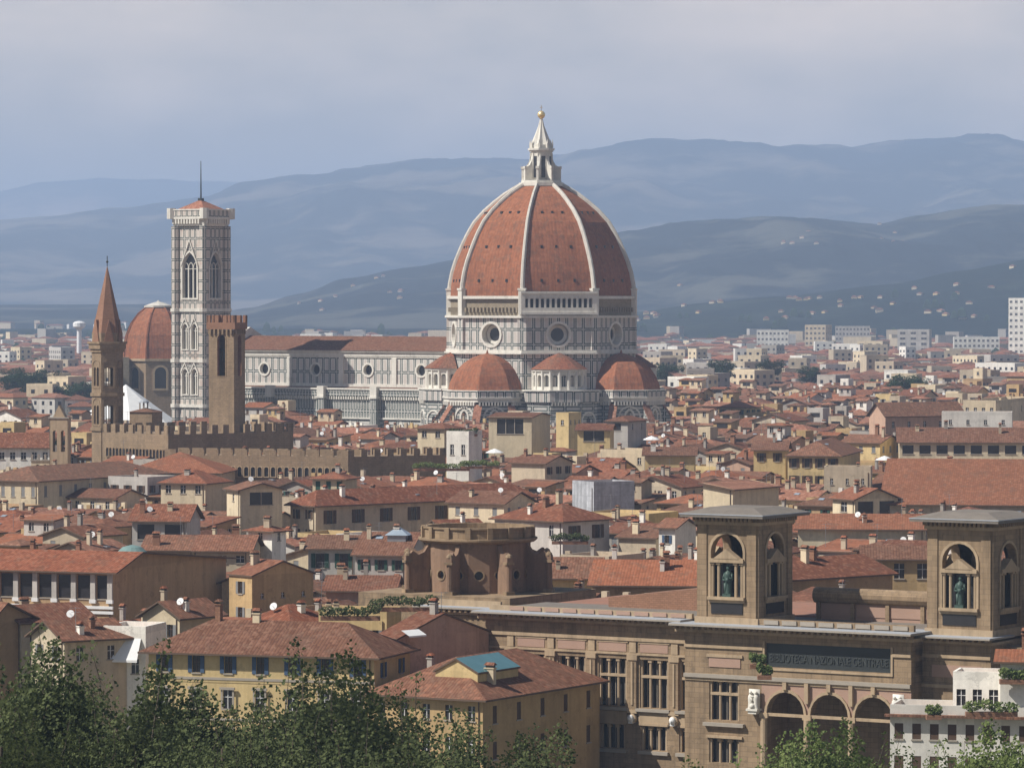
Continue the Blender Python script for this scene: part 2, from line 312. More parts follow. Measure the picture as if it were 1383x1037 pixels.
def hills(name, D, pts, m, near=.7, amp=.1, seed=0., relief=.11):
    W = min(8300, 1100 / F * D); nx, ny = 420, 70; vs = []
    def hgt(X, Y):
        zr = PZ(lerp_pts(pts, sx_of(X, D)), D); t = (Y / D - near) / (1 - near)
        if t < 0: return -5
        p = (t * t * (3 - 2 * t)) ** .8 if t <= 1 else max(0, 1 - (t - 1) * 1.2)
        q = mnoise.fractal(Vector((X / D * 22 + seed, Y / D * 9, seed)), 1.0, 2.1, 6)
        r = mnoise.fractal(Vector((X / D * 90 + seed, Y / D * 30, seed + 5)), 1.0, 2.1, 4)
        return zr * p * (1 + amp * q * (1.04 - min(1, t)) * 2.6 + .006 * r + relief * r * max(0, 1.03 - t) * min(1, t * 3)) - 4
    for j in range(ny):
        Y = D * (near + (1.08 - near) * j / (ny - 1))
        for i in range(nx):
            X = -W + 2 * W * i / (nx - 1); vs.append((X, Y, hgt(X, Y)))
    b = MB(m); b.add(vs, [(j * nx + i, j * nx + i + 1, (j + 1) * nx + i + 1, (j + 1) * nx + i) for j in range(ny - 1) for i in range(nx - 1)])
    o = b.obj(name, smooth=True); tag(o, kind='structure'); HILLS.append((D, near, hgt)); return o
hills('hills', 26000, [(-400, 300), (0, 258), (60, 245), (140, 240), (200, 243), (300, 245), (380, 247), (600, 260), (1500, 300)], 'far_slope', .85, .06, 3)
hills('hills', 17500, [(-400, 310), (0, 299), (60, 297), (180, 285), (300, 272), (360, 254), (430, 238), (500, 222), (560, 216), (700, 216), (740, 210), (850, 202), (930, 200), (1000, 203), (1060, 201), (1130, 203), (1200, 192), (1280, 186), (1350, 193), (1400, 200), (1800, 240)], 'far_slope', .62, .16, 11)
hills('hills', 8800, [(-400, 412), (200, 408), (300, 420), (360, 412), (420, 395), (480, 375), (560, 358), (620, 347), (700, 338), (780, 330), (850, 312), (900, 303), (1000, 294), (1060, 291), (1180, 299), (1240, 290), (1300, 281), (1383, 277), (1800, 290)], 'near_slope', .68, .2, 27)
hills('hills', 5900, [(-400, 440), (700, 440), (850, 418), (950, 405), (1050, 396), (1200, 380), (1300, 362), (1400, 345), (1800, 330)], 'foot_woods', .74, .22, 41)

# ------------------------------------------------------------------ the haze between the camera and the hills
hz = MB('white_paint'); hz.box(-8500, 8500, -400, 28500, -12, 830); ho = hz.obj('haze'); ho['kind'] = 'stuff'
hm = bpy.data.materials.new('haze_air'); hm.use_nodes = True; t = hm.node_tree; t.nodes.remove(t.nodes['Principled BSDF'])
pv = t.nodes.new('ShaderNodeVolumePrincipled'); t.links.new(pv.outputs[0], t.nodes['Material Output'].inputs['Volume'])
pv.inputs['Color'].default_value = (.53, .70, 1.0, 1); pv.inputs['Density'].default_value = 9.2e-5; pv.inputs['Anisotropy'].default_value = .0
ho.data.materials.clear(); ho.data.materials.append(hm)

# ------------------------------------------------------------------ cathedral
XD, YD, RA = PX(731, 1344), 1344.0, R_(-34.3)
cat = empty('cathedral', (XD, YD, 0), RA, 'huge marble cathedral with the great red ribbed octagonal dome and white lantern', 'cathedral')
def rot2(p, a): return (p[0] * math.cos(a) - p[1] * math.sin(a), p[0] * math.sin(a) + p[1] * math.cos(a))
SEG = [(R_(-90 + 45 * k)) for k in range(8)]      # outward directions of the eight sides (south first)
def side(Rv, k):   # ends of side k seen from outside, left first
    a = SEG[k] - R_(22.5), SEG[k] + R_(22.5)
    return (Rv * math.cos(a[0]), Rv * math.sin(a[0])), (Rv * math.cos(a[1]), Rv * math.sin(a[1]))
# lower body
b = MB(['marble_band', 'marble_white']); b.prism(octo(33.2), 0, 26.2, 0); b.prism(octo(34), 26.2, 27, 1); b.obj('crossing_wall', cat)
b = MB('marble_panel'); b.prism(octo(30.2), 27, 38.2); b.obj('crossing_wall', cat)
b = MB('marble_white'); b.prism(octo(31.4), 38.2, 38.7); b.prism(octo(30.9), 38.7, 39.5); b.obj('cornice', cat)
# drum with a round window on every side
dr = MB(['marble_panel', 'marble_white'])
for k in range(8):
    p, q = side(30.1, k); Wd = (Vector(q) - Vector(p)).length
    o = opening(Wd / 2 - 3.35, Wd / 2 + 3.35, 40.9, 47.6, 'circle'); wall(dr, p, q, 39.5, 49.4, [o], 2.6, 0, 1)
dr.prism(octo(27), 39.5, 49.4, 1)
for i in range(8):
    x, y = octo(30.15)[i]; dr.T = Matrix.Translation((x, y, 0)) @ Matrix.Rotation(R_(22.5 + 45 * i), 4, 'Z'); dr.box(-.9, .2, -1.4, 1.4, 39.5, 49.4, 0)
dr.T = None
dro = dr.obj('drum', cat)
for k in range(8):
    p, q = side(30.1, k); Wd = (Vector(q) - Vector(p)).length; o = opening(Wd / 2 - 3.35, Wd / 2 + 3.35, 40.9, 47.6, 'circle')
    f = MB(['marble_white', 'window_dark']); frame(f, p, q, o, .75, .35, 0); io = opening(Wd / 2 - 2.1, Wd / 2 + 2.1, 42.15, 46.35, 'circle')
    frame(f, p, q, io, .95, -1.9, 0, 2.4); fo = f.obj('round_window', dro)
    f = MB('window_dark'); pane(f, p, q, io, 2.3); f.obj('pane', fo) if False else f.obj('window_pane', dro)
b = MB(['marble_white', 'rough_stone']); b.prism(octo(31.2), 49.4, 50.1); b.prism(octo(29.5), 50.1, 55.3, 1); b.prism(octo(30.6), 55.3, 56.2)
for i in range(8):
    x, y = octo(29.9)[i]; b.T = Matrix.Translation((x, y, 0)) @ Matrix.Rotation(R_(22.5 + 45 * i), 4, 'Z'); b.box(-1.2, .6, -1.1, 1.1, 50.1, 58, 0); b.box(-1.2, .8, -1.3, 1.3, 58, 58.6, 0)
b.T = None
for k in (0, 2, 3, 4, 5, 6, 7):   # bracket stubs of the unfinished gallery
    p, q = Vector(side(29.5, k)[0]), Vector(side(29.5, k)[1]); nn = Vector((math.cos(SEG[k]), math.sin(SEG[k])))
    for j in range(15):
        c = p.lerp(q, (j + 1.2) / 16.4) + nn * .35; b.T = Matrix.Translation((c.x, c.y, 0)) @ Matrix.Rotation(SEG[k], 4, 'Z'); b.box(-.5, .5, -.3, .3, 51.2, 52.6, 1)
b.T = None; b.obj('attic_wall', cat)
# the one finished arcade gallery (south-east side)
k = 1; p, q = side(31.3, k); Wd = (Vector(q) - Vector(p)).length
gl = MB(['marble_white', 'bronze_dark']); ops = [opening(1.15 + i * (Wd - 2) / 13, 1.15 + i * (Wd - 2) / 13 + 1.05, 52.6, 55.1, 'round') for i in range(13)]
wall(gl, p, q, 51.2, 56.9, ops, .6, 0); pi, qi = side(30.5, k); gl.quad((*pi, 56.9), (*qi, 56.9), (*q, 56.9), (*p, 56.9), 0)
a_, b_ = side(31.7, k); gl.prism([a_, b_, qi, pi], 50.4, 51.2, 0); gl.prism([a_, b_, qi, pi], 56.9, 57.6, 0)
gl.quad((*side(29.9, k)[0], 51.2), (*side(29.9, k)[1], 51.2), (*side(29.9, k)[1], 57), (*side(29.9, k)[0], 57), 1)  # dark backing behind the arches, shade of the gallery put into its colour
gl.prism([p, rot2(p, R_(-1.2)), rot2(pi, R_(-1.2)), pi], 50.4, 57.6, 0); gl.prism([q, qi, rot2(qi, R_(1.2)), rot2(q, R_(1.2))], 50.4, 57.6, 0)
gl.obj('arcade_gallery', cat)
# shell
DP = [(29.5, 56.2), (29.45, 58), (29.2, 60), (28.5, 63.5), (27.4, 67), (26.0, 70.4), (23.9, 75), (21.3, 79.3), (18.1, 82.8), (14.8, 85.6), (11.6, 88), (8.6, 89.8), (6.4, 91)]
sh = MB('dome_tile')
for k in range(8):
    for (r0, z0), (r1, z1) in zip(DP, DP[1:]):
        p, q = side(r0, k); p1, q1 = side(r1, k)
        m0 = tuple((p[i] + q[i]) / 2 * 1.012 for i in (0, 1)); m1 = tuple((p1[i] + q1[i]) / 2 * 1.012 for i in (0, 1))
        sh.quad((*p, z0), (*m0, z0), (*m1, z1), (*p1, z1)); sh.quad((*m0, z0), (*q, z0), (*q1, z1), (*m1, z1))
sho = sh.obj('dome', cat)
def rRad(z):
    for (r0, z0), (r1, z1) in zip(DP, DP[1:]):
        if z0 <= z <= z1: return r0 + (r1 - r0) * (z - z0) / (z1 - z0)
for i in range(8):
    rb = MB('marble_rib'); rb.T = Matrix.Rotation(R_(22.5 + 45 * i), 4, 'Z'); PR = [(58.2, 0)] ; pts = [(rRad(z), z) for z in (57, 58, 60, 63.5, 67, 70.4, 73, 76, 79.3, 82.8, 85.6, 88, 89.8, 90.9)]
    vs = []
    for j, (r, z) in enumerate(pts):
        t = j / (len(pts) - 1); ww = .66 - .16 * t; nx_, nz_ = math.cos(t * 1.05), math.sin(t * 1.05)
        for (dw, dh) in ((-ww, -.8), (-ww, .45), (-ww * .45, .95), (ww * .45, .95), (ww, .45), (ww, -.8)): vs.append((r + dh * nx_, dw, z + dh * nz_))
    n = len(pts); rb.add(vs, [(j * 6 + c, j * 6 + c + 1, (j + 1) * 6 + c + 1, (j + 1) * 6 + c) for j in range(n - 1) for c in range(5)]); rb.obj('rib', sho)
ey = MB('window_dark')
for k in range(8):
    nn = Vector((math.cos(SEG[k]), math.sin(SEG[k]))); tt = Vector((-nn.y, nn.x))
    for z, sp in ((61, 5.2), (71.5, 4.6), (82.2, 3.2)):
        r = rRad(z) * math.cos(R_(22.5)) * 1.006
        for s in (-1, 0, 1):
            c = nn * r + tt * s * sp; ey.T = Matrix.Translation((c.x, c.y, z)) @ Matrix.Rotation(SEG[k], 4, 'Z'); ey.box(-.6, .35, -.33, .33, -.45, .45)
ey.T = None; ey.obj('dormer_holes', sho)
# lantern
la = MB(['marble_white', 'window_dark', 'gilt', 'lead_sheet', 'gilt_brown'])
la.prism(octo(7.2), 90.8, 91.9); la.prism(octo(6.5), 91.9, 92.6); la.prism(octo(3.5), 92.6, 102.4)
for k in range(8):
    la.T = Matrix.Rotation(SEG[k], 4, 'Z'); la.box(3.1, 3.3, -.7, .7, 93.4, 100.2, 1); la.box(3.1, 3.5, -1.05, -.7, 92.6, 101.2); la.box(3.1, 3.5, .7, 1.05, 92.6, 101.2)
    la.T = Matrix.Rotation(R_(22.5 + 45 * k), 4, 'Z')
    la.add([(2.8, -.35, 92.6), (6.3, -.35, 92.6), (6.3, -.35, 96.2), (5.5, -.35, 96.9), (4.6, -.35, 97.4), (3.9, -.35, 98.6), (3.4, -.35, 100.6), (2.8, -.35, 101.2)] + [(2.8, .35, 92.6), (6.3, .35, 92.6), (6.3, .35, 96.2), (5.5, .35, 96.9), (4.6, .35, 97.4), (3.9, .35, 98.6), (3.4, .35, 100.6), (2.8, .35, 101.2)],
           [tuple(range(8)), tuple(range(15, 7, -1))] + [(i, i + 8, (i + 1) % 8 + 8, (i + 1) % 8) for i in range(8)])
    la.box(5.7, 6.5, -.5, .5, 96.2, 97); la.box(3.3, 3.8, -.3, .3, 102.8, 104.2); la.bar((3.55, 0, 104.2), (3.55, 0, 105.6), .3, 6, 0, .02)
la.T = None; la.prism(octo(3.9), 101.6, 102.1); la.prism(octo(4.3), 102.1, 102.7); la.prism(octo(3.3), 102.7, 103.8)
la.obj('lantern', cat)
sp = MB(['marble_white', 'lead_sheet']); 
for k in range(8):
    for z0, z1, r0, r1 in ((103.8, 105.4, 3.3, 2.75), (105.4, 107.4, 2.75, 1.9), (107.4, 109.6, 1.9, 1.05), (109.6, 112.2, 1.05, .35)):
        p, q = side(r0, k); p1, q1 = side(r1, k); mm = tuple((p[i] + q[i]) / 2 * .86 for i in (0, 1)); m1 = tuple((p1[i] + q1[i]) / 2 * .86 for i in (0, 1))
        sp.quad((*p, z0), (*mm, z0), (*m1, z1), (*p1, z1), 0); sp.quad((*mm, z0), (*q, z0), (*q1, z1), (*m1, z1), 0)
sp.obj('spire', cat)
b = MB('gilt'); b.ball((0, 0, 113.3), 1.25, n=16); b.bar((0, 0, 112), (0, 0, 112.6), .5, 8); b.obj('gilded_ball', cat, True)
b = MB('gilt_brown'); b.bar((0, 0, 114.4), (0, 0, 116.3), .09); b.bar((-.5, 0, 115.6), (.5, 0, 115.6), .08); b.obj('cross', cat)

def corb(mb, p, q, z, h, out, step, m=0, bx=.5):  # row of little corbels below a cornice
    p, q = Vector(p), Vector(q); d = (q - p); n = max(1, int(d.length / step)); d.normalize(); nn = Vector((d.y, -d.x)); T0 = mb.T
    for j in range(n):
        c = p + d * (step * (j + .5)); A = Matrix(((d.x, -nn.x, 0, c.x), (d.y, -nn.y, 0, c.y), (0, 0, 1, 0), (0, 0, 0, 1)))
        mb.T = (T0 @ A) if T0 is not None else A; mb.box(-bx * step / 2, bx * step / 2, -out, .1, z, z + h, m)
    mb.T = T0
# three tribunes: five-sided chapels under half domes
for k in (0, 2, 4):
    A = Matrix.Rotation(SEG[k], 4, 'Z') @ Matrix.Translation((30, 0, 0))
    tw = MB(['marble_band', 'marble_white', 'marble_panel', 'roof_tile_brown', 'window_dark'], A); oc = lambda r: octo(r, 8, 22.5)
    def sd(r, j): P = oc(r); return P[(j - 1) % 8], P[j % 8]
    tw.prism(oc(12.9), 16, 22.6, 0)
    for j in (-1, 0, 1):
        p, q = sd(13.3, j); Wd = (Vector(q) - Vector(p)).length
        wall(tw, p, q, 12, 23, [opening(Wd / 2 - 1.1, Wd / 2 + 1.1, 13.2, 19, 'point')], .8, 0, 1); pane(tw, p, q, opening(Wd / 2 - 1.1, Wd / 2 + 1.1, 13.2, 19, 'point'), .39, 4)
        frame(tw, p, q, opening(Wd / 2 - 1.1, Wd / 2 + 1.1, 13.2, 19, 'point'), .6, .3, 1)
        frame(tw, p, q, opening(Wd / 2 - 3.2, Wd / 2 + 3.2, 12.8, 18.6, 'round'), .5, .25, 1)
    tw.prism(oc(13.9), 23.6, 24.6, 1); tw.prism(oc(14.3), 24.6, 25.1, 1)
    for j in range(-2, 3): p, q = sd(13.4, j); corb(tw, p, q, 22.5, 1.15, .75, .95, 1)
    tw.prism(oc(14.1), 25.1, 26.9, 2); tw.prism(oc(14.3), 26.9, 27.2, 1)
    tw.prism(oc(19.2), 0, 11.2, 0); P1, P2 = oc(19.6), oc(13.2)
    tw.prism(oc(19.6), 11.2, 11.9, 1)
    for j in range(8): tw.quad((*P1[j], 11.9), (*P1[(j + 1) % 8], 11.9), (*P2[(j + 1) % 8], 14.2), (*P2[j], 14.2), 3)
    tw.obj('tribune_wall', cat)
    bt = MB(['marble_band', 'roof_tile_pale'], A)
    for j in range(-2, 3):
        ang = R_(22.5 + 45 * j) ; T = A @ Matrix.Rotation(ang, 4, 'Z'); bt.T = T
        if abs(j) <= 2:
            bt.add([(12.6, -.9, 0), (21.5, -.9, 0), (21.5, -.9, 11), (13.1, -.9, 22.6), (12.6, -.9, 22.6), (12.6, .9, 0), (21.5, .9, 0), (21.5, .9, 11), (13.1, .9, 22.6), (12.6, .9, 22.6)],
                   [(0, 1, 2, 3, 4), (9, 8, 7, 6, 5), (1, 6, 7, 2)]); bt.add([(21.9, -1.25, 10.9), (21.9, 1.25, 10.9), (13.1, 1.25, 23), (13.1, -1.25, 23), (21.9, -1.25, 10.5), (21.9, 1.25, 10.5), (13.1, 1.25, 22.6), (13.1, -1.25, 22.6)], [(0, 1, 2, 3), (0, 4, 5, 1), (0, 3, 7, 4), (1, 5, 6, 2)], 1)
    bt.obj('buttress', cat)
    td = MB(['dome_tile', 'marble_white'], A); prf = [(12.4, 27.2), (11.9, 29.3), (10.9, 31.5), (9.4, 33.6), (7.4, 35.5), (4.9, 37), (2.2, 38), (.4, 38.4)]
    for (r0, z0), (r1, z1) in zip(prf, prf[1:]):
        P1, P2 = oc(r0), oc(r1)
        for j in range(8): td.quad((*P1[j], z0), (*P1[(j + 1) % 8], z0), (*P2[(j + 1) % 8], z1), (*P2[j], z1))
    td.bar((0, 0, 38.2), (0, 0, 39.6), .5, 6, 0, .1)
    td.obj('half_dome', cat)
# four round exedrae between them
for k in (1, 3, 5, 7):
    A = Matrix.Rotation(SEG[k], 4, 'Z') @ Matrix.Translation((28.5, 0, 0)); ex = MB(['marble_band', 'marble_white', 'marble_panel', 'window_dark', 'roof_tile'], A)
    pg = [(8.2 * math.cos(R_(a)), 8.2 * math.sin(R_(a))) for a in range(-90, 91, 20)]
    ex.prism([(-6, -11)] + [(5.2, -11), (9.3, -4.5), (9.3, 4.5), (5.2, 11)] + [(-6, 11)], 0, 23.4, 0)
    ex.prism([(-6, -11.5)] + [(5.5, -11.5), (9.9, -4.8), (9.9, 4.8), (5.5, 11.5)] + [(-6, 11.5)], 23.6, 26.9, 2); ex.prism([(-6, -11.9)] + [(5.7, -11.9), (10.2, -5), (10.2, 5), (5.7, 11.9)] + [(-6, 11.9)], 26.9, 27.3, 1)
    corb(ex, (9.3, -4.5), (9.3, 4.5), 22.5, 1.1, .6, .95, 1)
    for a, c in (((5.2, -11), (9.3, -4.5)), ((9.3, -4.5), (9.3, 4.5)), ((9.3, 4.5), (5.2, 11))):
        Wd = (Vector(c) - Vector(a)).length; frame(ex, a, c, opening(Wd / 2 - 2.6, Wd / 2 + 2.6, 12.5, 17.6, 'round'), .5, .3, 1); pane(ex, a, c, opening(Wd / 2 - .8, Wd / 2 + .8, 12.5, 18, 'round'), -.03, 3)
    n = len(pg)
    for i in range(n - 1):
        p, q = pg[i], pg[i + 1]; Wd = (Vector(q) - Vector(p)).length; o = opening(Wd * .22, Wd * .78, 28.3, 31.1, 'round'); wall(ex, p, q, 27.3, 33.0, [o], .9, 1); 
        pr_ = rot2(p, 0); ex.T = A @ Matrix.Translation((p[0], p[1], 0)); ex.prism(octo(.42), 27.3, 33, 1); ex.T = A
    ex.prism([(x * .86, y * .86) for x, y in pg] , 27.3, 33, 2); ex.prism([(x * 1.06, y * 1.06) for x, y in pg], 33, 33.6, 1); ex.obj('exedra', cat)
    rf = MB('roof_tile', A)
    for i in range(n - 1):
        p, q = pg[i], pg[i + 1]; rf.quad((p[0] * 1.1, p[1] * 1.1, 33.6), (q[0] * 1.1, q[1] * 1.1, 33.6), (q[0] * .45, q[1] * .45, 37.2), (p[0] * .45, p[1] * .45, 37.2)); rf.add([(p[0] * .45, p[1] * .45, 37.2), (q[0] * .45, q[1] * .45, 37.2), (0, 0, 38.8)], [(0, 1, 2)])
    rf.obj('exedra_roof', cat)
# nave (runs towards local -x), south side is local -y
nv = MB(['marble_panel', 'marble_white'])
for s in (-1, 1):
    p, q = ((-116, -10.5), (-26, -10.5)) if s < 0 else ((-26, 10.5), (-116, 10.5))
    cs = [116 - u if s < 0 else u - 26 for u in (102, 81, 60, 39)]
    ops = [opening(c - 1.75, c + 1.75, 30.7, 34.2, 'circle') for c in cs]; wall(nv, p, q, 26, 36.4, ops, 1.3, 0, 1)
    for o in ops: frame(nv, p, q, o, .6, .3, 1)
nv.box(-116, -27, -11, 11, 36.9, 38.2, 1); nv.box(-116, -27, -11.6, 11.6, 38.2, 38.7, 1); nv.box(-116, -27, -10.8, 10.8, 36.4, 36.9, 1); nv.box(-116, -27, -10.9, -10.5, 27, 28, 1)
for u in (112, 91.5, 70.5, 49.5): nv.box(-u - .9, -u + .9, -11, -10.5, 27, 36.4, 1)
nvo = nv.obj('nave_wall', cat)
b = MB('window_dark'); b.box(-115.5, -27, -9.3, 9.3, 27, 36); b.obj('window_panes', nvo)
rf = MB(['roof_tile_brown', 'marble_white']); rf.quad((-116.5, -11.9, 38.7), (-24, -11.9, 38.7), (-24, 0, 43.2), (-116.5, 0, 43.2)); rf.quad((-116.5, 0, 43.2), (-24, 0, 43.2), (-24, 11.9, 38.7), (-116.5, 11.9, 38.7)); rf.add([(-116, -11, 38.7), (-116, 11, 38.7), (-116, 0, 42.9)], [(0, 2, 1)], 1); rf.obj('nave_roof', cat)
fc = MB('marble_white'); fc.box(-119, -116, -21, 21, 0, 27.5); fc.add([(-119, -12, 27.5), (-119, 12, 27.5), (-119, 12, 41), (-119, 0, 46), (-119, -12, 41), (-116, -12, 27.5), (-116, 12, 27.5), (-116, 12, 41), (-116, 0, 46), (-116, -12, 41)], [(0, 4, 3, 2, 1), (5, 6, 7, 8, 9), (3, 4, 9, 8), (2, 3, 8, 7), (0, 5, 9, 4), (1, 2, 7, 6)])
fc.obj('facade_wall', cat)
al = MB(['marble_band', 'marble_niche', 'marble_white', 'roof_tile_brown', 'window_dark'])
for s in (-1, 1):
    al.box(-116, -30, min(s * 10.4, s * 20), max(s * 10.4, s * 20), 0, 17.2, 0); al.box(-116, -30, min(s * 10.4, s * 19.95), max(s * 10.4, s * 19.95), 17.2, 23.2, 1)
    al.box(-116, -30, min(s * 11, s * 20.5), max(s * 11, s * 20.5), 17, 17.5, 2); al.box(-116, -30, min(s * 19.4, s * 20.8), max(s * 19.4, s * 20.8), 24.3, 26.3, 1); al.box(-116, -30, min(s * 19.2, s * 21.1), max(s * 19.2, s * 21.1), 26.3, 26.8, 2)
    al.quad((-116, s * 19.5, 25), (-30, s * 19.5, 25), (-30, s * 10.5, 27), (-116, s * 10.5, 27), 3)
corb(al, (-116, -19.95), (-30, -19.95), 23.2, 1.1, .75, .95, 2)
for u in (112, 91.5, 70.5, 49.5):
    al.box(-u - 1.2, -u + 1.2, -22.2, -19.9, 0, 23.6, 1); al.box(-u - 1.5, -u + 1.5, -22.6, -19.9, 23.6, 24.3, 2); al.box(-u - 1.3, -u + 1.3, -22.3, -20, 24.3, 27.4, 2)
for u in (101, 81, 60, 40):
    al.add([(-u - 2.6, -20.3, 12.3), (-u + 2.6, -20.3, 12.3), (-u, -20.3, 16.6)], [(0, 1, 2)], 2); al.box(-u - 1, -u + 1, -20.16, -19.9, 5, 12.2, 4)
al.obj('aisle_wall', cat)

# ------------------------------------------------------------------ bell tower beside the cathedral
cu, cv = 103.4, 42.; dx, dy = rot2((-cu, -cv), RA)
ct = empty('bell_tower', (XD + dx, YD + dy, 0), RA, 'tall square marble bell tower with pointed windows and thin flagpole, left of the cathedral', 'bell tower')
b = MB(['marble_tower', 'marble_white']); hw = 5.75
corners = [(-hw, -hw), (hw, -hw), (hw, hw), (-hw, hw)]
stages = [(0, 20.6, []), (21.6, 35, 'bi'), (36, 51.2, 'bi'), (52.2, 78.6, 'tri')]
wins = []
for z0, z1, kd in stages:
    for c in range(4):
        p, q = corners[c], corners[(c + 1) % 4]; W2 = hw * 2; ops = []
        if kd == 'bi':
            zb = z0 + 3.2; ops = [opening(W2 / 2 - 3.1, W2 / 2 - .7, zb, zb + 6.2, 'point'), opening(W2 / 2 + .7, W2 / 2 + 3.1, zb, zb + 6.2, 'point')]
        if kd == 'tri': ops = [opening(W2 / 2 - 2.9, W2 / 2 + 2.9, 55.6, 65.2, 'point')]
        wall(b, p, q, z0, z1, ops, 1.4, 0, 1); wins += [(p, q, o, kd) for o in ops]
for z in (20.6, 35, 51.2): b.box(-6.2, 6.2, -6.2, 6.2, z, z + 1, 1)
for x, y in corners:
    b.T = Matrix.Translation((x, y, 0)); b.prism(octo(1.5), 0, 78.6, 0)
    for z in (20.6, 35, 51.2): b.prism(octo(1.8), z - .05, z + 1.05, 1)
b.T = None; b.box(-hw + 1.4, hw - 1.4, -hw + 1.4, hw - 1.4, 77.5, 78.6, 1); bo = b.obj('tower_wall', ct)
for p, q, o, kd in wins:
    f = MB(['marble_white', 'window_dark']); frame(f, p, q, o, .35 if kd == 'bi' else .55, .25, 0); pane(f, p, q, o, 1.3, 1)
    n = 2 if kd == 'bi' else 3; W2 = o[1] - o[0]; d = (Vector(q) - Vector(p)).normalized(); nn = Vector((d.y, -d.x))
    for i in range(1, n):
        c = Vector(p) + d * (o[0] + W2 * i / n) - nn * .6; f.box(c.x - .17, c.x + .17, c.y - .17, c.y + .17, o[2], o[3] + (.6 if kd == 'bi' else .2), 0)
    # tracery head
    tr = []; 
    for i in range(n):
        s0 = o[0] + W2 * i / n; s1 = o[0] + W2 * (i + 1) / n; oo = opening(s0 + .15, s1 - .15, o[3] - .2, o[3] - .1 + .3, 'point'); frame(f, p, q, oo, .2, -.5, 0, .8)
    # gable
    c0 = (o[0] + o[1]) / 2; zt = o[3] + (o[1] - o[0]) * .87; g0 = zt - .4; hg = 3.2 if kd == 'bi' else 8.4; gw = (o[1] - o[0]) / 2 + .5
    for sgn in (-1, 1):
        a = Vector(p) + d * (c0 + sgn * gw) + nn * .3; a2 = Vector(p) + d * c0 + nn * .3; f.bar((a.x, a.y, o[3] + .6), (a2.x, a2.y, o[3] + .6 + hg), .2, 4, 0)
    a = Vector(p) + d * (o[0] + o[1]) * .5 + nn * .35; f.obj('pointed_window', bo)
b = MB(['marble_tower', 'marble_white'])
b.box(-6.3, 6.3, -6.3, 6.3, 78.6, 79.2, 1); b.box(-7.3, 7.3, -7.3, 7.3, 80.8, 81.5, 1); b.box(-6.4, 6.4, -6.4, 6.4, 79.2, 80.8, 1)
for c in range(4):
    p, q = [(x * 1.1, y * 1.1) for x, y in (corners[c], corners[(c + 1) % 4])]; corb(b, p, q, 79.3, 1.6, .9, 1.15, 1)
for x in (-1, 1): b.box(*sorted((x * 6.8, x * 7.2)), -7.2, 7.2, 81.5, 83.6, 0); b.box(-6.8, 6.8, *sorted((x * 6.8, x * 7.2)), 81.5, 83.6, 0); b.box(*sorted((x * 6.7, x * 7.4)), -7.4, 7.4, 83.6, 84, 1); b.box(-6.7, 6.7, *sorted((x * 6.7, x * 7.4)), 83.6, 84, 1)
for x, y in corners: b.T = Matrix.Translation((x * 1.17, y * 1.17, 0)); b.prism(octo(1.5), 80.9, 84.3, 1)
b.T = None; b.obj('parapet', ct)
b = MB('roof_tile_pale'); b.add([(-6.7, -6.7, 83.2), (6.7, -6.7, 83.2), (6.7, 6.7, 83.2), (-6.7, 6.7, 83.2), (0, 0, 87.2)], [(0, 1, 4), (1, 2, 4), (2, 3, 4), (3, 0, 4)]); b.obj('roof', ct)
b = MB('bronze_dark'); b.bar((0, 0, 86), (0, 0, 99.5), .28, 6, 0, .1); b.box(-.7, .7, -.7, .7, 86, 87.6); b.obj('flagpole', ct)

# ------------------------------------------------------------------ slender hexagonal tower with a spire
Yb = 1010.; ht = empty('spire_tower', (PX(145, Yb), Yb, 0), R_(12), 'slender hexagonal brown stone tower with a sharp pointed spire, left of the fortress', 'tower')
hexa = lambda r, off=0: [(r * math.cos(R_(off + 60 * i)), r * math.sin(R_(off + 60 * i))) for i in range(6)]
b = MB(['bargello_stone', 'sandstone', 'window_dark']); Rh = 3.75; HP = hexa(Rh)
for z0, z1, op in ((0, 24, None), (24, 32.2, 1), (33, 42.6, 1)):
    for i in range(6):
        p, q = HP[i], HP[(i + 1) % 6]; W2 = Rh; o = []
        if op: o = [opening(W2 / 2 - 1.0, W2 / 2 - .12, z0 + 1.6, z0 + 5.6, 'round'), opening(W2 / 2 + .12, W2 / 2 + 1.0, z0 + 1.6, z0 + 5.6, 'round')]
        wall(b, p, q, z0, z1, o, .5, 0)
        if op: frame(b, p, q, opening(W2 / 2 - 1.3, W2 / 2 + 1.3, z0 + 1.3, z0 + 6.3, 'round'), .2, .12, 1)
for z in (32.2, 24, 14): b.prism(hexa(Rh + .35), z, z + .8, 1)
b.prism(hexa(Rh + .3), 42.6, 43.4, 1); b.prism(hexa(Rh + .7), 43.4, 44.6, 0); b.prism(hexa(Rh + 1.0), 44.6, 45.1, 1); b.prism(hexa(Rh - .1), 45.1, 47.2, 1)
b.obj('tower_wall', ht)
b = MB(['brick_red', 'sandstone']); P = hexa(Rh - .15); 
for i in range(6): b.add([(*P[i], 47.2), (*P[(i + 1) % 6], 47.2), (0, 0, 63.2)], [(0, 1, 2)])
for i in range(6):
    T = Matrix.Rotation(R_(30 + 60 * i), 4, 'Z'); b.T = T; b.add([(3.45, -1.2, 45.1), (3.45, 1.2, 45.1), (3.3, 0, 50.3), (1.5, -1.2, 45.1), (1.5, 1.2, 45.1), (1.5, 0, 50.3)], [(0, 1, 2), (0, 2, 5, 3), (1, 4, 5, 2)], 0)
b.T = None; b.obj('spire', ht); b = MB('bronze_dark'); b.bar((0, 0, 63), (0, 0, 65.4), .1); b.ball((0, 0, 64), .3); b.obj('finial', ht)

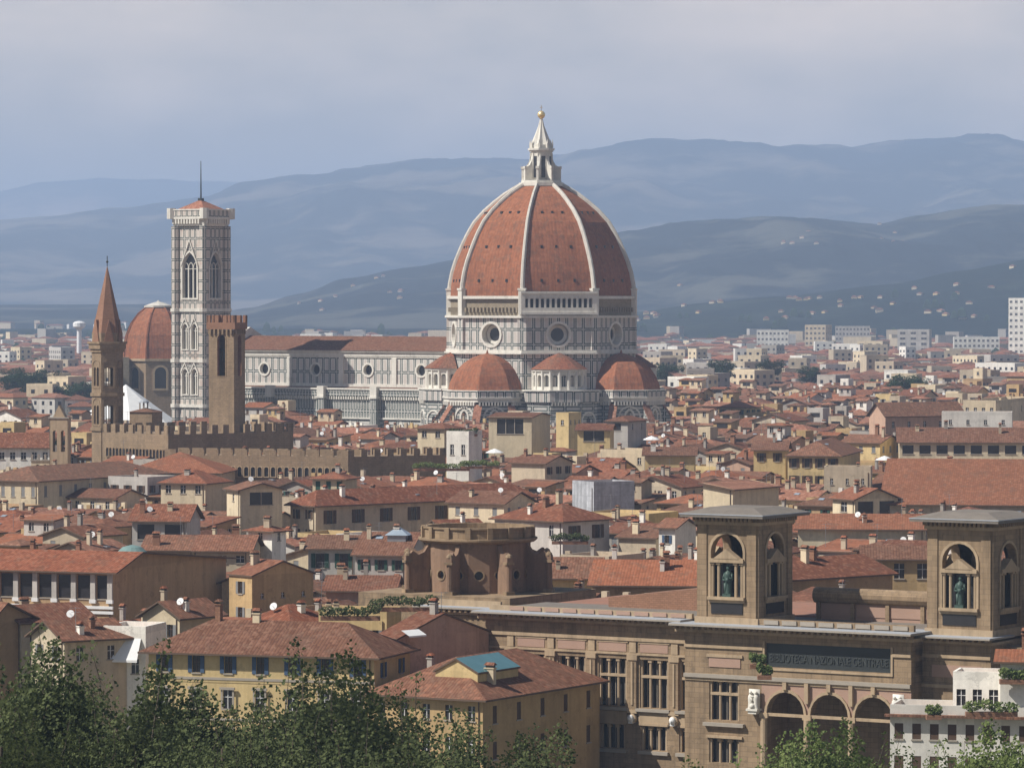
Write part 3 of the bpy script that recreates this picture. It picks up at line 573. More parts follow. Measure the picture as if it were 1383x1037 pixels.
# ------------------------------------------------------------------ fortress palace with its tower
Yf = 985.; fa = R_(-24)
fp = empty('fortress_palace', (PX(227, Yf), Yf, 0), 0, 'brown stone fortress palace with battlements, square tower and two long crenellated wings', 'palace')
def merl(mb, p, q, z, h=1.6, w=1.5, gap=1.3, th=.7, m=0):
    p, q = Vector(p), Vector(q); d = q - p; Ln = d.length; d.normalize(); nn = Vector((d.y, -d.x)); n = max(2, int((Ln + gap) / (w + gap))); st = (Ln - w) / (n - 1)
    for i in range(n):
        a = p + d * (i * st); c = a + d * w; e = c - nn * th; f_ = a - nn * th; mb.prism([(a.x, a.y), (c.x, c.y), (e.x, e.y), (f_.x, f_.y)], z, z + h, m)
def fwing(mb, P, z1, corb_sides=(), ww=.5, mh=1.6, m=0, base=0.):
    n = len(P); mb.prism(P, base, z1 - .001, m)
    for i in range(n): merl(mb, P[i], P[(i + 1) % n], z1, mh, 1.5, 1.35, .6, m)
def rect(ox, oy, a, L1, L2):   # near corner, left face direction rotated a; L1 to the left, L2 to the right/back
    ca, sa = math.cos(a), math.sin(a); l = (-ca, sa); r = (sa, ca)
    return [(ox, oy), (ox + r[0] * L2, oy + r[1] * L2), (ox + r[0] * L2 + l[0] * L1, oy + r[1] * L2 + l[1] * L1), (ox + l[0] * L1, oy + l[1] * L1)]
def solve_rect(xc, Y, a, xl=None, xr=None, L1=None, L2=None):
    X = PX(xc, Y); ca, sa = math.cos(a), math.sin(a)
    if L1 is None: k = xl - CX; L1 = (F * X - k * Y) / (k * sa + F * ca)
    if L2 is None: k = xr - CX; L2 = (k * Y - F * X) / (F * sa - k * ca)
    return X, Y, L1, L2
def tocoords(P, o): return [(x - o[0], y - o[1]) for x, y in P]
FO = (PX(227, Yf), Yf)
X, Y, L1, L2 = solve_rect(227, 985, R_(48), xl=138, xr=396); P = tocoords(rect(X, Y, R_(48), L1, L2), FO)
zt = PZ(587, 985); b = MB(['bargello_stone', 'sandstone', 'window_dark']); b.prism(P, 0, zt, 0)
for i in range(4): merl(b, P[i], P[(i + 1) % 4], zt, 2.0, 1.7, 1.5, .6, 0)
lf0, lf1 = P[3], P[0]; LW = (Vector(lf1) - Vector(lf0)).length
b.obj('battlement_wall', fp)
b = MB(['sandstone', 'window_dark']); 
nn = int(LW / 1.35)
for i in range(nn):
    o = opening(LW - .3 - (i + 1) * 1.3, LW - .3 - (i + 1) * 1.3 + .9, zt - 5.6, zt - 4.0, 'round'); frame(b, lf0, lf1, o, .16, .3, 0); pane(b, lf0, lf1, o, -.05, 1)
b.obj('arched_corbels', fp)
X, Y, L1, L2 = solve_rect(470, 925, R_(16), xl=222, L2=9); Pn = tocoords(rect(X, Y, R_(16), L1, L2), FO); zt2 = PZ(617, 925)
b = MB(['bargello_stone', 'sandstone', 'window_dark']); b.prism(Pn, 0, zt2); merl(b, Pn[3], Pn[0], zt2, 1.3, 2.6, .55, .6); merl(b, Pn[1], Pn[2], zt2, 1.3, 2.6, .55, .6)
X, Y, L1, L2 = solve_rect(470, 926, R_(60), L1=8, xr=602); Pw = tocoords(rect(X, Y, R_(60), L1, L2), FO); b.prism(Pw, 0, zt2 - .02)
merl(b, Pw[0], Pw[1], zt2, 1.5, 1.5, 1.6, .6); merl(b, Pw[1], Pw[2], zt2, 1.5, 1.5, 1.6, .6); merl(b, Pw[2], Pw[3], zt2, 1.5, 1.5, 1.6, .6)
b.obj('wing_wall', fp)
b = MB(['sandstone_pale', 'window_dark']); lf0, lf1 = Pn[3], Pn[0]; LW = (Vector(lf1) - Vector(lf0)).length
for i in range(int(LW / 1.6) - 1):
    o = opening(LW - .6 - (i + 1) * 1.55, LW - .6 - (i + 1) * 1.55 + 1.0, zt2 - 4.5, zt2 - 2.9, 'round'); frame(b, lf0, lf1, o, .18, .35, 0); pane(b, lf0, lf1, o, -.05, 1)
b.obj('arched_corbels', fp)
# tower
Yt = 1000.; X, Y, L1, L2 = solve_rect(316, Yt, R_(24), xl=282, xr=331); tp = tocoords(rect(X, Y, R_(24), L1, L2), FO); zt3 = PZ(446, Yt)
b = MB(['bargello_stone', 'brick_red', 'sandstone']); Wl = L1
ops = {3: [opening(Wl / 2 - 1.05, Wl / 2 + 1.05, PZ(508, Yt), PZ(458, Yt), 'round')], 0: [opening(L2 / 2 - .9, L2 / 2 + .9, PZ(508, Yt), PZ(458, Yt), 'round')]}
for i in range(4): wall(b, tp[i], tp[(i + 1) % 4], 0, zt3, ops.get(i, []), 1.0, 0, 1)
frame(b, tp[3], tp[0], ops[3][0], .25, .08, 2)
cx_ = sum(p[0] for p in tp) / 4; cy_ = sum(p[1] for p in tp) / 4; big = [(cx_ + (x - cx_) * 1.13, cy_ + (y - cy_) * 1.13) for x, y in tp]; inn = [(cx_ + (x - cx_) * .8, cy_ + (y - cy_) * .8) for x, y in tp]
for i in range(4): corb(b, tp[i], tp[(i + 1) % 4], zt3 - .9, 1.1, .45, 1.1, 0, .4)
b.prism(big, zt3 + .2, zt3 + 1.8, 1)
for i in range(4): merl(b, big[i], big[(i + 1) % 4], zt3 + 1.8, 1.7, 1.0, 1.0, .5, 1)
b.prism(inn, 10, zt3 - 3, 2) if False else None
b.obj('tower', fp)
b = MB('bronze_dark'); c0 = Vector(((tp[3][0] + tp[0][0]) / 2, (tp[3][1] + tp[0][1]) / 2)); b.box(c0.x + .3, c0.x + 1.4, c0.y + 2, c0.y + 3, PZ(490, Yt), PZ(472, Yt)); b.bar((c0.x - 1, c0.y + 2, PZ(472, Yt)), (c0.x + 3, c0.y + 2, PZ(472, Yt)), .15); b.obj('bell', fp)

# ------------------------------------------------------------------ red dome of the chapel behind the bell tower
Ym = 1650.; md = empty('domed_chapel', (PX(214, Ym), Ym, 0), R_(8), 'reddish ribbed dome with a flat white cap, half hidden behind the marble bell tower', 'chapel')
b = MB(['bargello_stone', 'sandstone_pale', 'window_dark']); P = octo(14.8); zb = PZ(527, Ym); zd = PZ(487, Ym)
for i in range(8):
    p, q = P[i], P[(i + 1) % 8]; W2 = (Vector(q) - Vector(p)).length; o = opening(W2 / 2 - 2.2, W2 / 2 + 2.2, zb + 1, zd - 4.5, 'round'); wall(b, p, q, 0, zd, [o], 1.2); pane(b, p, q, o, 1, 2); frame(b, p, q, o, .8, .4, 1)
b.prism(octo(15.5), zd, zd + .9, 1); b.obj('drum', md)
b = MB(['dome_tile', 'bargello_stone', 'marble_white']); pr = [(14.6, zd + .9), (14.3, zd + 5), (13.2, zd + 10), (11.2, zd + 14.5), (8.2, zd + 18.3), (5.2, zd + 20.6)]
for (r0, z0), (r1, z1) in zip(pr, pr[1:]):
    P1, P2 = octo(r0), octo(r1)
    for j in range(8): b.quad((*P1[j], z0), (*P1[(j + 1) % 8], z0), (*P2[(j + 1) % 8], z1), (*P2[j], z1), 0)
    for j in range(8): b.bar((*P1[j], z0), (*P2[j], z1), .4, 4, 0)
b.obj('dome', md); b = MB('marble_rib'); b.prism(octo(5.8), zd + 20.6, zd + 21.3); b.lathe([(5.2, zd + 21.3), (2.5, zd + 22.3), (.6, zd + 22.8), (.2, zd + 23.4)], 8); b.obj('cap', md)
b = MB('rough_stone'); b.box(-17, -12, -14, -8, 0, zd + 1.5); b.box(-18, -14.5, -16, -12, 0, zd - 6); b.obj('corner_turret', md)
# white octagonal baptistery roof
Yp = 1440.; bp_ = empty('baptistery', (PX(170, Yp), Yp, 0), R_(-12), 'bright white pyramid roof of an octagonal building between spire tower and bell tower', 'baptistery')
b = MB(['marble_band', 'marble_white']); zr = PZ(571, Yp); za = PZ(519, Yp); b.prism(octo(17.2), 0, zr); P = octo(17.8)
b.obj('wall', bp_); b = MB('white_paint')
for j in range(8): b.add([(*P[j], zr), (*P[(j + 1) % 8], zr), (0, 0, za)], [(0, 1, 2)])
b.obj('roof', bp_)
# ------------------------------------------------------------------ the library in front (local x along the facade, local -y towards the viewer)
LX, LY, LA = 22.0, 500.0, R_(-32.2)
lib = empty('library_building', (LX, LY, 0), LA, 'long ochre stone library building with two open square towers, tall windows and arched entrance', 'library')
def ls(x): return ((x - CX) * LY - LX * F) / (F * math.cos(LA) - math.sin(LA) * (x - CX))
S, SP, DK, TR, PP, LD = range(6)
LM = ['sandstone', 'sandstone_pale', 'window_dark', 'stone_trim', 'pink_plaster', 'lead_sheet', 'stone_dark']
BW = 5.72; bays = [-3.26 - BW * i + BW / 2 for i in range(0, 6)]     # bay centres of the left wing (first one is cut by the pavilion)
lw = MB(LM); ops_all = []
up = [(c - 1.95, c + 1.95, 6.7, 12.4) for c in bays if c > -24]; lo = [(c - 1.75, c + 1.75, 1.7, 4.5) for c in bays if c > -24]
up[0] = (-2.9 + .2, -1.1, 6.7, 12.4); lo[0] = (-2.7, -1.1, 1.7, 4.5)
X0 = -29.8
def shift(l): return [opening(a - X0, b - X0, zb, zt) for a, b, zb, zt in l]
wall(lw, (X0, 0), (0, 0), 5.4, 12.9, shift(up), .9, 0); wall(lw, (X0, 0), (0, 0), -4.2, 5.4, shift(lo), .8, 0)
lw.box(X0, 0, 0, 14, 12.9, 16.4, 0); lw.quad((X0, 0, -4), (X0, 14, -4), (X0, 14, 13), (X0, 0, 13), 0)
lw.box(X0 - .1, 0, -.18, 0, 12.9, 13.15, 1)                              # string courses
lw.box(X0 - .1, 0, -.22, 0, 14.55, 14.95, 1); lw.box(X0 - .1, 0, -.12, 0, 12.9, 13.1, 0)
for c in bays[:5]:
    if c > -2: continue
    lw.box(c - 1.9, c + 1.9, -.06, 0, 13.25, 14.3, 4); lw.box(c - 2.15, c + 2.15, -.12, 0, 14.3, 14.48, 1)
for i in range(0, 5):
    s = -3.26 - BW * i; lw.box(s - .55, s + .55, -.28, 0, 6.4, 12.9, 0); lw.box(s - .7, s + .7, -.4, 0, 12.3, 12.9, 1); lw.box(s - .45, s + .45, -.2, 0, 13.2, 14.4, 1)
    lw.box(s - .7, s + .7, -.42, 0, 6.0, 6.4, 1); lw.box(s - .12, s + .12, -.4, -.28, 7, 12.1, 1)
for a, b, zb, zt in up: lw.box(a - .35, b + .35, -.5, 0, zb - .45, zb - .1, 3); lw.box(a - .1, b + .1, -.14, 0, zb - 2.0, zb - .55, 1)
for a, b, zb, zt in lo: lw.box(a - .3, b + .3, -.4, 0, zb - .5, zb - .1, 3); lw.box(a - .2, b + .2, -.2, 0, zt + .1, zt + .4, 1)
lwo = lw.obj('facade_wall', lib)
def libwin(l, y=0., par=None, nm=3):
    for a, b, zb, zt in l:
        w_ = MB(LM); w_.box(a, b, y + .78, y + .85, zb, zt, 2); big = zt - zb > 4; n = nm if b - a > 2.5 else 2
        for i in range(1, n): c = a + (b - a) * i / n; w_.bar((c, y + .35, zb), (c, y + .35, zt), .17, 8, 1); w_.box(c - .24, c + .24, y + .1, y + .6, zt - .35, zt, 1)
        for c in (a + .12, b - .12): w_.box(c - .13, c + .13, y + .15, y + .55, zb, zt, 1)
        if big: w_.box(a, b, y + .12, y + .6, zb + (zt - zb) * .62, zb + (zt - zb) * .62 + .32, 1)
        # glazing bars
        for i in range(n):
            c = a + (b - a) * (i + .5) / n; w_.box(c - .03, c + .03, y + .7, y + .78, zb, zt, 3)
        w_.obj('window', par)
libwin(up, 0, lwo); libwin(lo, 0, lwo)
# cornices
def cornice(mb, x0, x1, y0, z, out=1.1, h=.9, back=3.):
    mb.box(x0, x1, y0 - out * .35, y0 + back, z - h, z - h * .62, 1)
    n = int((x1 - x0) / .75)
    for i in range(n): c = x0 + (x1 - x0) * (i + .5) / n; mb.box(c - .16, c + .16, y0 - out * .82, y0, z - h * .62, z - h * .22, 0)
    mb.box(x0 - .2, x1 + .2, y0 - out, y0 + back, z - h * .22, z, 3); mb.box(x0 - .2, x1 + .2, y0 - out + .12, y0 + back, z, z + .07, 5)
b = MB(LM); cornice(b, X0 - .8, -1.8, 0, 17.35, 1.7); b.box(X0, -1.5, .9, 1.4, 17.42, 18.0, 1)
for i in range(10): b.box(X0 + 3 + i * 2.5, X0 + 4.9 + i * 2.5, .75, .9, 17.5, 17.95, 4)
b.box(X0, 0, 1.4, 14, 17.0, 17.55, 6); b.obj('cornice', lib)
# recessed end wing on the far left
b = MB(LM); b.box(-41, X0, 2.4, 14, -4, 16.4, 0); cornice(b, -41.3, X0 - .4, 2.4, 17.4, .9); b.box(-41, X0, 2.25, 2.4, 14.3, 14.8, 1); b.box(-41, X0, 3.4, 3.8, 17.4, 18.2, 1); b.obj('end_wing', lib)
# entrance block
CB0, CB1, CY0 = -1.3, 28.4, -1.1
e = MB(LM); Wc = CB1 - CB0
arcs = [(s - 2.45, s + 2.45) for s in (12.2, 17.95, 23.7)]
ops_lo = [opening(s0 - CB0, s1 - CB0, -4, 7.15, 'round') for s0, s1 in arcs]
pw = (2.0, 6.0)
wall(e, (CB0, CY0), (9.0, CY0), 5.0, 11.2, [opening(pw[0] - CB0, pw[1] - CB0, 5.9, 10.6)], .9, 0)
wall(e, (CB0, CY0), (9.0, CY0), -4.2, 5.0, [opening(pw[0] - CB0, pw[1] - CB0, .9, 3.7)], .8, 0)
wall(e, (9.0, CY0), (CB1, CY0), -4.2, 11.2, [opening(s0 - 9, s1 - 9, -4.1, 7.15, 'round') for s0, s1 in arcs], 1.0, 4, 0)
wall(e, (CB0, CY0), (CB1, CY0), 11.2, 16.2, [opening(9.5 - CB0, 25.8 - CB0, 12.4, 15.2)], .35, 0)
e.box(CB0 + .01, 9, CY0 + 1.2, 10, -4, 11.2, 0); e.box(9, CB1, 5.5, 14, -4, 11.2, 0); e.box(CB0 + .01, CB1, CY0 + 1, 14, 11.2, 16.2, 0)
e.quad((CB0, CY0, -4), (CB0, 2, -4), (CB0, 2, 16.2), (CB0, CY0, 16.2), 0); e.quad((CB1, CY0, -4), (CB1, 14, -4), (CB1, 14, 16.2), (CB1, CY0, 16.2), 0)
for s0, s1 in arcs: frame(e, (9, CY0), (CB1, CY0), opening(s0 - 9, s1 - 9, 7.1, 7.15, 'round'), .35, .22, 1)
for s in (9.4, 15.07, 20.83, 26.5):
    e.box(s - .55, s + .55, CY0 - .35, CY0, 6.5, 7.1, 1); e.bar((s, CY0 - .15, -4), (s, CY0 - .15, 6.5), .42, 12, 1)
for s in (12.2, 15.07, 17.95, 20.83, 23.7): e.box(s - .25, s + .25, CY0 - .45, CY0, 9.9 if s in (12.2, 17.95, 23.7) else 8.4, 10.75, 1)
e.box(CB0, CB1, CY0 - .35, CY0, 10.8, 11.25, 3); e.box(CB0, CB1, CY0 - .15, CY0, 10.45, 10.8, 1); e.box(CB0, 9.2, CY0 - .2, CY0, 14.3, 14.65, 1); e.box(26.1, CB1, CY0 - .2, CY0, 14.3, 14.65, 1)
e.box(9.2, 26.1, CY0 - .15, CY0, 12.05, 12.3, 1); e.box(9.2, 9.45, CY0 - .15, CY0, 12.3, 15.4, 1); e.box(25.85, 26.1, CY0 - .15, CY0, 12.3, 15.4, 1)
e.box(2.0, 6.2, CY0 - .1, CY0, 12.1, 13.2, 4); e.box(1.7, 6.5, CY0 - .2, CY0, 13.25, 13.6, 1); e.box(1.4, 6.8, CY0 - .55, CY0, 5.2, 5.6, 3); e.box(1.7, 6.5, CY0 - .25, CY0, 3.8, 4.1, 1)
e.box(8.4, 9.2, CY0 - .5, CY0, 7.6, 11.2, 0) if False else None
eo = e.obj('entrance_block', lib)
libwin([(pw[0], pw[1], 5.9, 10.6), (pw[0], pw[1], .9, 3.7)], CY0, eo)
b = MB('bronze_dark'); b.box(9.5, 25.8, CY0 + .25, CY0 + .34, 12.4, 15.2); bo_ = b.obj('inscription_panel', eo)
cu_ = bpy.data.curves.new('inscription', 'FONT'); cu_.body = 'BIBLIOTECA NAZIONALE CENTRALE'; cu_.size = 1.28; cu_.extrude = .05; cu_.align_x = 'CENTER'; cu_.align_y = 'CENTER'; cu_.space_character = 1.0
to = bpy.data.objects.new('inscription', cu_); C.objects.link(to); bpy.context.view_layer.update()
me = bpy.data.meshes.new_from_object(to.evaluated_get(bpy.context.evaluated_depsgraph_get())); bpy.data.objects.remove(to)
wid = max(v.co.x for v in me.vertices) * 2
mat('letter_bronze', (.05, .055, .053), rough=.5); me.materials.clear(); me.materials.append(MATS['letter_bronze'])
ti = bpy.data.objects.new('inscription', me); C.objects.link(ti); ti.parent = eo; ti.location = (17.65, CY0 + .2, 13.45); ti.rotation_euler = (R_(90), 0, 0); ti.scale = (15.4 / wid, 1, 1)
b = MB(LM); cornice(b, CB0 - 1.0, CB1 + .6, CY0, 17.1, 1.8, 1.0, 5); b.box(CB0 + 9, CB1, CY0 + .6, CY0 + 1.1, 17.2, 17.9, 0)
for i in range(8): b.box(9 + i * 2.4, 10.9 + i * 2.4, CY0 + .45, CY0 + .6, 17.3, 17.8, 3)
b.box(CB0, CB1, 1, 14, 16.9, 17.15, 6); b.obj('cornice', lib)
# wing under and beyond the right tower
b = MB(LM); b.box(28.4, 37.0, 1.8, 12, -4, 16.2, 0); b.box(37.0, 60, 5, 14, -4, 15.5, 0); b.box(28.4, 37, 1.6, 1.8, 14.2, 14.6, 1); b.box(29.6, 35.9, 1.7, 1.8, 12, 13.4, 4); b.box(28.4, 37, 1.5, 1.8, 10.8, 11.2, 1)
cornice(b, 28.6, 37.4, 1.8, 16.7, 1.6, .8, 5); b.obj('east_wing', lib)
# towers
def tower(s0, y0, W, z0, z1, nm):
    t = MB(LM, Matrix.Translation((s0, y0, 0))); D = W + .5; cs = [(0, 0), (W, 0), (W, D), (0, D)]
    for i in range(4):
        p, q = cs[i], cs[(i + 1) % 4]; L_ = (Vector(q) - Vector(p)).length; m_ = L_ / 2
        wall(t, p, q, z0, z1, [opening(m_ - 2.15, m_ + 2.15, z0 + 3.4, z0 + 8.6, 'round')], 1.0, 0, 0)
        frame(t, p, q, opening(m_ - 2.15, m_ + 2.15, z0 + 3.4, z0 + 8.6, 'round'), .3, .12, 1)
        for sgn in (0, 1):
            d = (Vector(q) - Vector(p)).normalized(); n_ = Vector((d.y, -d.x)); a = Vector(p) + d * (.1 if not sgn else L_ - 1.3); c = a + d * 1.2
            P_ = [a, c, c + n_ * .12, a + n_ * .12]; t.prism([(v.x, v.y) for v in P_], z0, z1 - .8, 0)
    t.box(-.25, W + .25, -.25, D + .25, z0, z0 + 1.0, 1)
    t.box(-.3, W + .3, -.3, D + .3, z1 - .9, z1 - .5, 1)
    for i in range(4):
        p, q = cs[i], cs[(i + 1) % 4]; corb(t, p, q, z1 - .5, .5, .9, .55, 0)
    o = t.obj('tower', lib)
    b = MB(LM, Matrix.Translation((s0, y0, 0))); b.box(-1.55, W + 1.55, -1.55, D + 1.55, z1, z1 + .3, 6); b.box(-1.6, W + 1.6, -1.6, D + 1.6, z1 + .3, z1 + .42, 5); b.add([(-1.5, -1.5, z1 + .42), (W + 1.5, -1.5, z1 + .42), (W + 1.5, D + 1.5, z1 + .42), (-1.5, D + 1.5, z1 + .42), (1, 1, z1 + 1.1), (W - 1, 1, z1 + 1.1), (W - 1, D - 1, z1 + 1.1), (1, D - 1, z1 + 1.1)], [(0, 1, 5, 4), (1, 2, 6, 5), (2, 3, 7, 6), (3, 0, 4, 7), (4, 5, 6, 7)], 6); b.obj('tower_roof', o)
    for i in range(4):   # niche frame with columns and pediment standing in each arch
        p, q = cs[i], cs[(i + 1) % 4]; d = (Vector(q) - Vector(p)); L_ = d.length; a = math.atan2(d.y, d.x); T = Matrix.Translation((s0, y0, 0)) @ Matrix.Translation((p[0], p[1], 0)) @ Matrix.Rotation(a, 4, 'Z') @ Matrix.Translation((L_ / 2, 0, 0))
        n = MB(LM, T); zb = z0 + 3.4
        n.box(-2.45, 2.45, -.5, .5, zb - .35, zb, 1)
        for x in (-1.95, -1.15, 1.15, 1.95): n.bar((x, .1, zb), (x, .1, zb + 4.0), .2, 8, 1); n.box(x - .27, x + .27, -.2, .4, zb + 3.75, zb + 4.0, 1)
        n.box(-2.3, 2.3, -.35, .6, zb + 4.0, zb + 4.45, 1)
        n.add([(-1.7, -.4, zb + 4.45), (1.7, -.4, zb + 4.45), (0, -.4, zb + 5.6), (-1.7, .6, zb + 4.45), (1.7, .6, zb + 4.45), (0, .6, zb + 5.6)], [(0, 1, 2), (3, 5, 4), (0, 2, 5, 3), (1, 4, 5, 2)], 1)
        n.box(-2.1, 2.1, .75, .95, zb, zb + 4.0, 2) if i in (0, 1) else None  # dark sheet behind the columns, the tower's shaded inside put into its colour
        n.box(-2.1, 2.1, -.1, .1, z0 + 1.4, z0 + 2.7, 2); n.box(-2.4, 2.4, -.25, 0, z0 + 2.7, z0 + 3.05, 1)
        n.obj('niche', o)
tower(.0, -.4, 8.0, 16.9, 29.6, 0); tower(28.6, 2.6, 8.1, 16.5, 29.7, 1)
for s, y0, lb in ((4.0, -.4, 'green bronze statue in the niche of the left open tower'), (32.65, 2.6, 'green bronze statue in the niche of the right open tower')):
    c, sn = math.cos(LA), math.sin(LA); zb = 20.3 if s < 10 else 19.9
    st = empty('statue', (LX + c * s - sn * (y0 + .25), LY + sn * s + c * (y0 + .25), zb), LA, lb, 'statue', 'bronze statues in the tower niches')
    b = MB('bronze_green'); b.box(-.55, .55, -.45, .45, 0, .35); b.obj('plinth', st)
    b = MB('bronze_green')
    b.lathe([(.50, .35), (.46, .8), (.40, 1.5), (.44, 2.0), (.50, 2.5), (.46, 2.8), (.2, 3.0), (.13, 3.1), (.13, 3.15)], 12); b.ball((.03, -.03, 3.36), .25, sz=1.2)
    b.bar((-.45, 0, 2.7), (-.62, -.15, 2.0), .15, 8, 0, .12); b.bar((-.62, -.15, 2.0), (-.2, -.42, 1.9), .12, 8, 0, .09); b.bar((.45, 0, 2.7), (.6, -.1, 2.0), .15, 8, 0, .12); b.bar((.6, -.1, 2.0), (.45, -.45, 2.25), .11, 8, 0, .09)
    b.box(-.1, .3, -.55, -.42, 1.75, 2.2); b.bar((-.18, -.3, .35), (-.2, -.35, 1.6), .17, 8, 0, .2)
    for k in range(5): a = k * .5 - 2.6; b.bar((.42 * math.cos(a), .42 * math.sin(a), .4), (.3 * math.cos(a), .3 * math.sin(a), 2.1), .07, 5)
    b.obj('figure', st, True)
def world_of(s, y): c, sn = math.cos(LA), math.sin(LA); return LX + c * s - sn * y, LY + sn * s + c * y
# white marble groups beside the arches, and round busts on the wing
for s, z, lb in ((8.3, 7.3, 'white marble sculpture group left of the entrance arches'), (27.0, 7.6, 'white marble sculpture group right of the entrance arches')):
    x, y = world_of(s, CY0 - .7); st = empty('sculpture', (x, y, z), LA, lb, 'sculpture', 'white marble groups beside the entrance arches')
    b = MB('marble_white'); b.box(-.75, .75, -.5, .7, 0, .25); b.box(-.55, .55, -.35, .7, -.35, 0); b.obj('bracket', st); b = MB('marble_white')
    rnd = random.Random(int(s))
    for k in range(2): xx = -.35 + .7 * k; b.lathe([(.36, .25), (.3, .9), (.34, 1.4), (.3, 1.75), (.1, 1.9)], 9, (xx, 0)); b.ball((xx, -.05, 2.1), .2); b.bar((xx, -.1, 1.6), (xx + (.4 if k == 0 else -.4), -.4, 1.2 + k * .5), .1)
    b.ball((0, -.3, .55), .34); b.box(-.7, .7, .2, .35, .25, 2.5); b.obj('figures', st, True)
for i in range(2):
    s = -3.26 - BW * i; b = MB(['white_paint', 'sandstone_pale']); b.T = Matrix.Translation((s, -.45, 5.35)) @ Matrix.Rotation(R_(90), 4, 'X'); b.lathe([(.62, -.3), (.62, 0), (.5, .1)], 14, m=1); b.T = Matrix.Translation((s, -.62, 5.35)); b.ball((0, 0, .05), .4, 0, 12, 1.15); b.box(-.3, .3, -.1, .25, -.55, -.25); b.box(-.07, .07, -.45, -.3, -.05, .12); b.obj('bust_medallion', lwo, False)
# rear roofs behind the parapets
b = MB(['pink_plaster', 'sandstone', 'roof_tile', 'dark_brick']); b.box(9.5, 45, 12, 26, -4, 19.2, 0)
for i in range(7): b.box(10 + i * 4.6, 13.9 + i * 4.6, 11.9, 12, 17.6, 18.9, 0)
for i in range(8): b.box(9.3 + i * 4.6, 9.8 + i * 4.6, 11.7, 12, 17, 19.2, 1)
b.T = None; b.bar((9.0, 12.2, 20.0), (45, 12.2, 20.0), .95, 12, 1); b.obj('rear_block', lib)
b = MB(['brick_red', 'roof_tile', 'terrace_red']); b.add([(-19, 11, 17.5), (-5, 11, 17.5), (-5, 11, 20.4), (-19, 11, 18.7), (-19, 24, 17.5), (-5, 24, 17.5), (-5, 24, 20.4), (-19, 24, 18.7)], [(0, 1, 2, 3), (1, 5, 6, 2), (3, 2, 6, 7), (0, 3, 7, 4)], 0)
b.box(-30, 9, 14, 34, -4, 17.3, 2); b.obj('roof_block', lib)
# the round brick tribune on the roof with its ring of scroll buttresses
b = MB(['tribune_stucco', 'sandstone', 'roof_tile', 'window_dark']); dxw, dyw = (-4.4 - LX), (549 - LY); c, sn = math.cos(-LA), math.sin(-LA); tx, ty = dxw * c - dyw * sn, dxw * sn + dyw * c
b.T = Matrix.Translation((tx, ty, 0)); N_ = 16; PG = [(6.9 * math.cos(2 * math.pi * i / N_), 6.9 * math.sin(2 * math.pi * i / N_)) for i in range(N_)]
for i in range(N_):
    p, q = PG[i], PG[(i + 1) % N_]; Wq = (Vector(q) - Vector(p)).length; o = opening(Wq / 2 - .55, Wq / 2 + .55, 19.3, 20.4, 'circle'); wall(b, p, q, 17, 24.1, [o], .5, 0); pane(b, p, q, o, .4, 3); frame(b, p, q, o, .2, .1, 1)
b.lathe([(7.3, 23.9), (7.7, 24.2), (7.7, 24.45), (7.1, 24.5)], 32, m=1); b.lathe([(7.1, 24.5), (7.1, 25.6), (7.3, 25.7), (7.3, 25.9), (6.6, 25.9), (6.6, 24.6), (0.1, 25)], 32, m=1)
for i in range(0, N_): a = 2 * math.pi * i / N_; T0 = b.T; b.T = T0 @ Matrix.Rotation(a, 4, 'Z'); b.box(6.9, 7.45, -.35, .35, 24.5, 25.95, 1); b.T = T0
b.box(-11.5, 11.5, -10.5, 10.5, 13, 17.55, 1)
to_ = b.obj('round_drum', lib)
for i in range(N_ // 2 * 2):
    if i % 2: continue
    a = 2 * math.pi * (i + .5) / N_; bb = MB(['tribune_stucco', 'sandstone'], Matrix.Translation((tx, ty, 0)) @ Matrix.Rotation(a, 4, 'Z'))
    pr_ = [(6.8, 17.5), (9.7, 17.5), (9.7, 22.3), (9.2, 22.9), (8.4, 22.4), (7.6, 22.7), (7.0, 23.6), (6.8, 23.8)]
    n = len(pr_); bb.add([(x, -.26, z) for x, z in pr_] + [(x, .26, z) for x, z in pr_], [tuple(range(n)), tuple(range(2 * n - 1, n - 1, -1))] + [(k, k + n, (k + 1) % n + n, (k + 1) % n) for k in range(n)], 0)
    bb.bar((9.8, 0, 18), (9.8, 0, 21.4), .46, 10, 0, .4); bb.box(9.25, 10.35, -.55, .55, 21.4, 21.7, 1); bb.box(9.4, 10.2, -.4, .4, 21.7, 22.3, 0); bb.lathe([(.5, 22.3), (.4, 22.6), (.1, 22.8)], 8, (9.8, 0), 1); bb.box(9.2, 10.4, -.6, .6, 17.5, 18, 1); bb.obj('scroll_buttress', to_)
